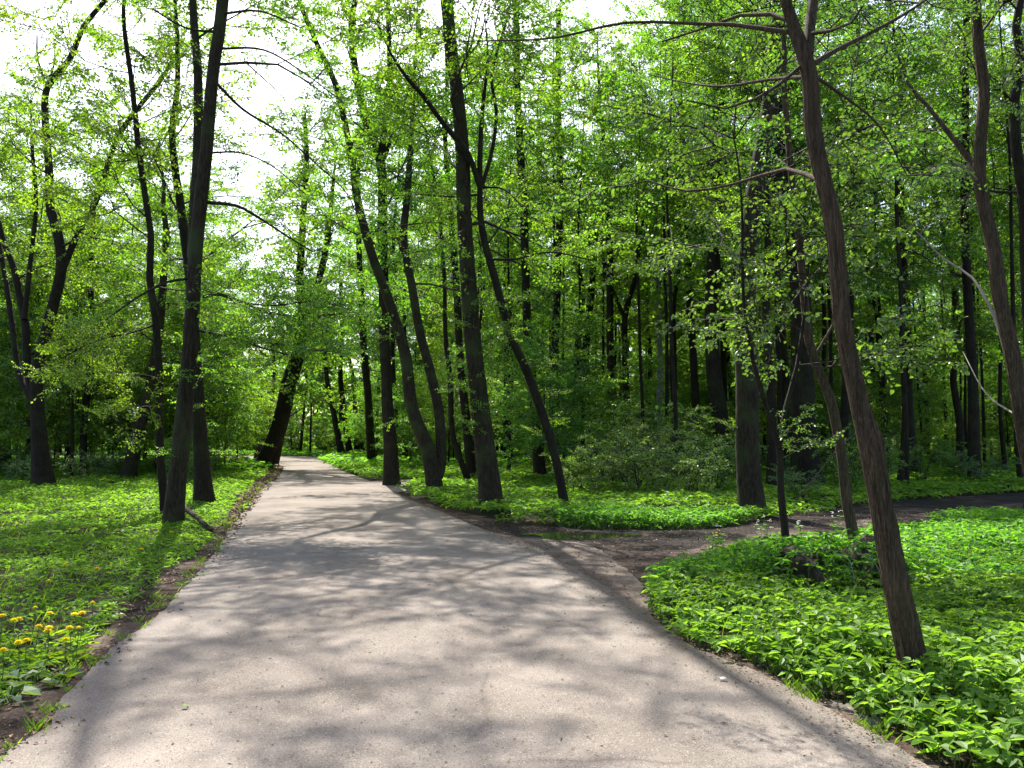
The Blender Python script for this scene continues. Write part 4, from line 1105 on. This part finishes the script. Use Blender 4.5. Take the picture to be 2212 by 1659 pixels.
for k, ((u, v), lab) in enumerate(zip(dand, dl)):
    r2 = np.random.default_rng(500 + k)
    hz = r2.uniform(0.20, 0.27) * (1 if v > 1300 else 1.1)
    top = gnd(u, v, hz); base = np.array([top[0] + r2.normal(0, 0.015), top[1] + r2.normal(0, 0.015), 0.0])
    root = empty("dandelion", base)
    tag(root, f"yellow dandelion, {lab}", "dandelion", "dandelions in the lawn left of the road")
    s = Buf(); s.tube(np.array([[0, 0, 0], (top - base) * 0.5 + [0.006, 0, 0], top - base]), [0.0035, 0.003, 0.0028], 5, 0); s.build("stem", [STEM], root, smooth=True)
    hd = Buf()
    R = 0.031 * (0.75 if "small" in lab else 1.1)
    for ring, (nn, el, rr) in enumerate([(18, -0.1, 1.0), (16, 0.25, 0.85), (12, 0.6, 0.62), (8, 1.1, 0.42)]):
        a = np.arange(nn) * 2 * math.pi / nn + ring * 0.3 + r2.normal(0, 0.08, nn)
        D = np.stack([np.cos(a), np.sin(a), np.full(nn, el) + r2.normal(0, 0.08, nn)], -1)
        nr = np.stack([-np.cos(a) * el, -np.sin(a) * el, np.ones(nn)], -1)
        hd.leaves(np.zeros((nn, 3)) + (top - base) + [0, 0, ring * 0.002], D, nr, R * rr, R * 0.34, 0, r2.random(nn), curl=0.05)
    hd.build("flower_head", [YELLOW], root)
    lv = Buf()
    nn = 7; a = np.arange(nn) * 6.28 / nn + r2.uniform(0, 6.28)
    lv.leaves(np.zeros((nn, 3)) + [0, 0, 0.01], np.stack([np.cos(a), np.sin(a), r2.uniform(0.3, 1.0, nn)], -1), np.stack([-np.cos(a) * 0.5, -np.sin(a) * 0.5, np.ones(nn)], -1), r2.uniform(0.12, 0.2, nn), 0.034, 0, r2.random(nn), six=True, curl=0.3)
    lv.build("leaf_rosette", [GRASS], root)

# broad-leaved rosettes at the left verge
for k, (u, v, s, lab) in enumerate([(115, 1462, 1.0, "grey-green broad-leaved plant on the left verge beside the asphalt, nearest the grass"), (60, 1490, 1.15, "grey-green broad-leaved plant on the left verge, middle of three"), (18, 1520, 1.0, "grey-green broad-leaved plant on the left verge at the frame edge"),
                                    (232, 1338, 0.8, "small broad-leaved plant at the left road margin below the dandelions")]):
    r2 = np.random.default_rng(600 + k)
    p = gnd(u, v)
    root = empty("broadleaf_plant", p); tag(root, lab, "plant", "broad-leaved plants on the left verge")
    for q in range(10):
        a = q * 2.4 + r2.normal(0, 0.2); el = r2.uniform(0.25, 0.8)
        d = np.array([math.cos(a) * math.cos(el), math.sin(a) * math.cos(el), math.sin(el)])
        L = r2.uniform(0.05, 0.11) * s
        lv = Buf()
        lv.tube(np.array([[0, 0, 0.0], d * L * 0.6, d * L]), [0.003, 0.0025, 0.002], 4, 0)
        lf = L * 0.9 + 0.03
        lv.leaves((d * L)[None], np.array([[math.cos(a), math.sin(a), 0.05]]), np.array([[-math.cos(a) * 0.2, -math.sin(a) * 0.2, 1]]) + r2.normal(0, 0.15, (1, 3)), lf, lf * 0.75, 1, r2.random(), six=True, fold=0.3, curl=0.25)
        lv.build("leaf", [STEM, BROAD], root)

# stump in the right carpet: hollow, mossy, with roots
sp = gnd(1800, 1292)
root = empty("tree_stump", sp); tag(root, "dark hollow mossy stump overgrown with leaves in the right carpet", "stump")
r2 = np.random.default_rng(700)
b = Buf()
ns, prof = 30, [(0.0, 0.62), (0.08, 0.5), (0.2, 0.42), (0.32, 0.40), (0.42, 0.42), (0.47, 0.36), (0.43, 0.27), (0.3, 0.22), (0.1, 0.2)]
ang = np.arange(ns) * 2 * math.pi / ns
V = []
for z, r in prof:
    rr = r * (1 + 0.12 * np.sin(3 * ang + 1) + 0.08 * np.sin(7 * ang + 2 + z) + r2.normal(0, 0.03, ns))
    zz = z * (1 + 0.25 * np.sin(2 * ang + 0.6) + 0.12 * np.sin(5 * ang)) if z > 0.25 else z + 0 * ang
    front = np.clip(-np.sin(ang), 0, 1) ** 2          # the broken mouth faces the camera
    zz = zz * (1 - 0.55 * front * (z > 0.25))
    V.append(np.stack([rr * 1.25 * np.cos(ang), rr * np.sin(ang), zz - 0.02], -1))
V = np.array(V)
i = np.arange(len(prof) - 1)[:, None] * ns; j = np.arange(ns)[None, :]; j2 = (j + 1) % ns
b.add(V.reshape(-1, 3), np.stack([i + j, i + j2, i + ns + j2, i + ns + j], -1).reshape(-1, 4))
b.build("shell", [MOSSY], root, smooth=True)
for k, a in enumerate([-0.5, -1.2, -2.3, 0.3, 2.8]):
    P, R = smooth_path([[math.cos(a) * 0.4, math.sin(a) * 0.35, 0.18], [math.cos(a) * 0.65, math.sin(a) * 0.6, 0.06], [math.cos(a) * 1.0, math.sin(a) * 0.95, -0.03]], [0.07, 0.05, 0.02], 0.08)
    b = Buf(); b.tube(P, R, 8, 0, rough=0.1, rng=r2); b.build("root", [MOSSY], root, smooth=True)
# plants that hang over the stump
nx = 260
a = r2.uniform(0, 6.28, nx); rr = np.sqrt(r2.uniform(0, 1, nx)) * 0.75
px, py = sp[0] + rr * np.cos(a) * 1.15, sp[1] + 0.22 + rr * np.sin(a) * 0.8
herb_patch("stump_herbs", px, py, 0.62 - 0.25 * rr, np.full(nx, 0.085), 5, HERB, r2, True, "leafy herbs growing over the hollow stump", stems=True)
# dry stalks hanging at the stump
for k in range(3):
    b = Buf()
    p0 = np.array([-0.15 + 0.22 * k, -0.42, 0.5]); P, R = smooth_path([p0, p0 + [0.12, -0.06, -0.05], p0 + [0.16 + 0.1 * k, -0.12, -0.35]], [0.006, 0.005, 0.003], 0.05)
    b.tube(P, R, 5, 0); b.build("dry_stalk", [TWIG_PALE], root, smooth=True)


def stick(name, label, cat, pts, r0, r1, m, forks=0, seed=0):
    r2 = np.random.default_rng(seed)
    pts = np.array(pts, float); base = pts[0].copy()
    o = Buf(); P, R = smooth_path(pts - base, np.linspace(r0, r1, len(pts)), 0.08)
    o.tube(P, R, 10, 0, rough=0.08, rng=r2, cap=True)
    for k in range(forks):
        i = r2.integers(len(P) // 3, max(len(P) // 3 + 1, len(P) - 2)); d = norm(P[i + 1] - P[i]) + r2.normal(0, 0.5, 3); d[2] = abs(d[2])
        o.tube(np.array([P[i], P[i] + d * 0.12, P[i] + d * 0.3]), [R[i] * 0.6, R[i] * 0.4, 0.003], 6, 0)
    ob = o.build(name, [m], smooth=True, loc=base)
    return tag(ob, label, cat)


p0, p1 = gnd(398, 1125), gnd(456, 1153)
stick("fallen_branch", "dark stick lying at the foot of the thick forking linden", "branch", [p0 + [0, 0, 0.24], (p0 + p1) / 2 + [0, 0, 0.17], p1 + [0, 0, 0.05]], 0.05, 0.035, BARK_DARK, 1, 1)
q0 = gnd(1708, 1094); q1 = at(1808, 972, q0[1] - 0.3); q2 = at(1850, 935, q0[1] - 0.5)
stick("dead_branch", "pale dead branch leaning up from the far edge of the dirt track", "branch", [q0, (q0 + q1) / 2 + [0.03, 0, 0.02], q1, q2], 0.022, 0.009, TWIG_MID, 2, 2)
for k, (u, v, lab) in enumerate([(1175, 1200, "thin dry twig lying on the apron by the seam"), (1420, 1330, "thin dry twig lying where the verge meets the track")]):
    p = gnd(u, v, 0.03)
    stick("dry_twig", lab, "twig", [p + [0, 0, 0.012], p + [0.1, 0.03, 0.02], p + [0.22, 0.02, 0.01]], 0.006, 0.003, TWIG_PALE, 1, 3 + k)

# one green leaf on the asphalt, scraps of litter
p = gnd(392, 1526, 0.052)
b = Buf(); b.leaves(np.array([[0, 0, 0.004]]), np.array([[1, 0.2, 0.05]]), np.array([[0, 0.1, 1.0]]), 0.045, 0.034, 0, 0.3, six=True, fold=0.3)
tag(b.build("fallen_leaf", [HERB], loc=p), "single pale green leaf lying on the near asphalt", "leaf")


def scrap(label, p, s, seed):
    r2 = np.random.default_rng(seed)
    n = 6
    xx, yy = np.meshgrid(np.linspace(-1, 1, n), np.linspace(-0.6, 0.6, n))
    zz = 0.35 * np.abs(np.sin(2.3 * xx + 1)) + 0.25 * np.abs(np.cos(3 * yy + xx)) + r2.normal(0, 0.06, xx.shape)
    v = np.stack([xx, yy + r2.normal(0, 0.05, xx.shape), zz], -1).reshape(-1, 3) * s
    i = np.arange(n - 1)[:, None] * n; j = np.arange(n - 1)[None, :]
    b = Buf(); b.add(v, np.stack([i + j, i + j + 1, i + n + j + 1, i + n + j], -1).reshape(-1, 4))
    return tag(b.build("paper_scrap", [PAPER], loc=p), label, "litter")


scrap("crumpled white scrap on the dirt track before the flared trunk", gnd(1544, 1140, 0.012), 0.10, 1)
scrap("small pale scrap on the asphalt beside the right carpet", gnd(1561, 1467, 0.04), 0.025, 2)

# kerb stones half buried along the right verge
for k, (u, v, s, lab) in enumerate([(1612, 1430, 0.13, "rounded kerb stone showing under the goutweed, farthest along the verge"), (1650, 1448, 0.1, "small kerb stone under the goutweed, second from the far end"), (1722, 1494, 0.15, "flat kerb stone half hidden under the goutweed, middle of the verge"),
                                    (1790, 1532, 0.16, "long kerb stone edging the asphalt, middle of the verge"), (1846, 1560, 0.12, "broken kerb stone edging the asphalt, nearest of the row")]):
    r2 = np.random.default_rng(800 + k)
    p = gnd(u + 34, v)
    ns = 12; ang = np.arange(ns) * 2 * math.pi / ns; V = []
    for z, r in [(-0.02, 1.0), (0.35, 1.0), (0.55, 0.86), (0.66, 0.55), (0.7, 0.15)]:
        rr = r * (np.abs(np.cos(ang)) ** 4 + np.abs(np.sin(ang)) ** 4) ** -0.25 * (1 + r2.normal(0, 0.05, ns))
        V.append(np.stack([rr * np.cos(ang) * s * 0.36, rr * np.sin(ang) * s * 0.6, np.full(ns, z * 0.07 - 0.014) + r2.normal(0, 0.004, ns)], -1))
    V = np.array(V); c, sn = math.cos(0.7), math.sin(0.7)
    V = V @ np.array([[c, sn, 0], [-sn, c, 0], [0, 0, 1]])
    i = np.arange(4)[:, None] * ns; j = np.arange(ns)[None, :]; j2 = (j + 1) % ns
    b = Buf(); b.add(V.reshape(-1, 3), np.stack([i + j, i + j2, i + ns + j2, i + ns + j], -1).reshape(-1, 4))
    tag(b.build("kerb_stone", [STONE], smooth=True, loc=p), lab, "stone", "kerb stones along the right verge")

# taller flowering herbs beside the track
for k, (u, v, h, col, lab) in enumerate([(1534, 1215, 0.42, YELLOW, "thin plant with small yellow flowers where track and carpet meet"), (1552, 1205, 0.36, YELLOW, "second small yellow-flowered plant, nearer the track"), (1652, 1200, 0.5, WHITE, "tall herb with white flowers left of the forked sapling"), (1812, 1190, 0.55, WHITE, "tall herb with white flowers between sapling and crooked brown tree"), (1735, 1190, 0.42, WHITE, "white-flowered herb right of the forked sapling")]):
    r2 = np.random.default_rng(900 + k)
    p = gnd(u, v); root = empty("flowering_herb", p); tag(root, lab, "herb")
    for q in range(3):
        a = r2.uniform(0, 6.28); e = np.array([math.cos(a) * 0.08, math.sin(a) * 0.08, h * r2.uniform(0.8, 1.05)])
        b = Buf(); P, R = smooth_path([[0, 0, 0], e * [0.3, 0.3, 0.5], e], [0.004, 0.003, 0.002], 0.08)
        b.tube(P, R, 5, 0)
        nn = 9; t = r2.uniform(0.3, 0.95, nn); aa = r2.uniform(0, 6.28, nn)
        b.leaves(e * t[:, None] * np.array([1, 1, 1]), np.stack([np.cos(aa), np.sin(aa), 0.2 + 0 * aa], -1), np.tile([0, 0, 1.0], (nn, 1)) + r2.normal(0, 0.2, (nn, 3)), 0.075, 0.055, 1, r2.random(nn), six=True)
        b.build("stem", [STEM, HERB], root)
        f = Buf()
        for w in range(4 if col is WHITE else 2):
            c = e + r2.normal(0, 0.012, 3) + [0, 0, 0.01]; nn = 5; aa = np.arange(nn) * 1.2566 + r2.random()
            f.leaves(np.tile(c, (nn, 1)), np.stack([np.cos(aa), np.sin(aa), 0.3 + 0 * aa], -1), np.tile([0, 0, 1.0], (nn, 1)), 0.016, 0.012, 0, r2.random(nn))
        f.build("flower", [col], root)

tris = sum(len(o.data.polygons) * 2 for o in {o.data.name: o for o in bpy.data.objects if o.type == 'MESH'}.values())
print("UNIQUE TRIS", tris, "OBJECTS", len(bpy.data.objects))
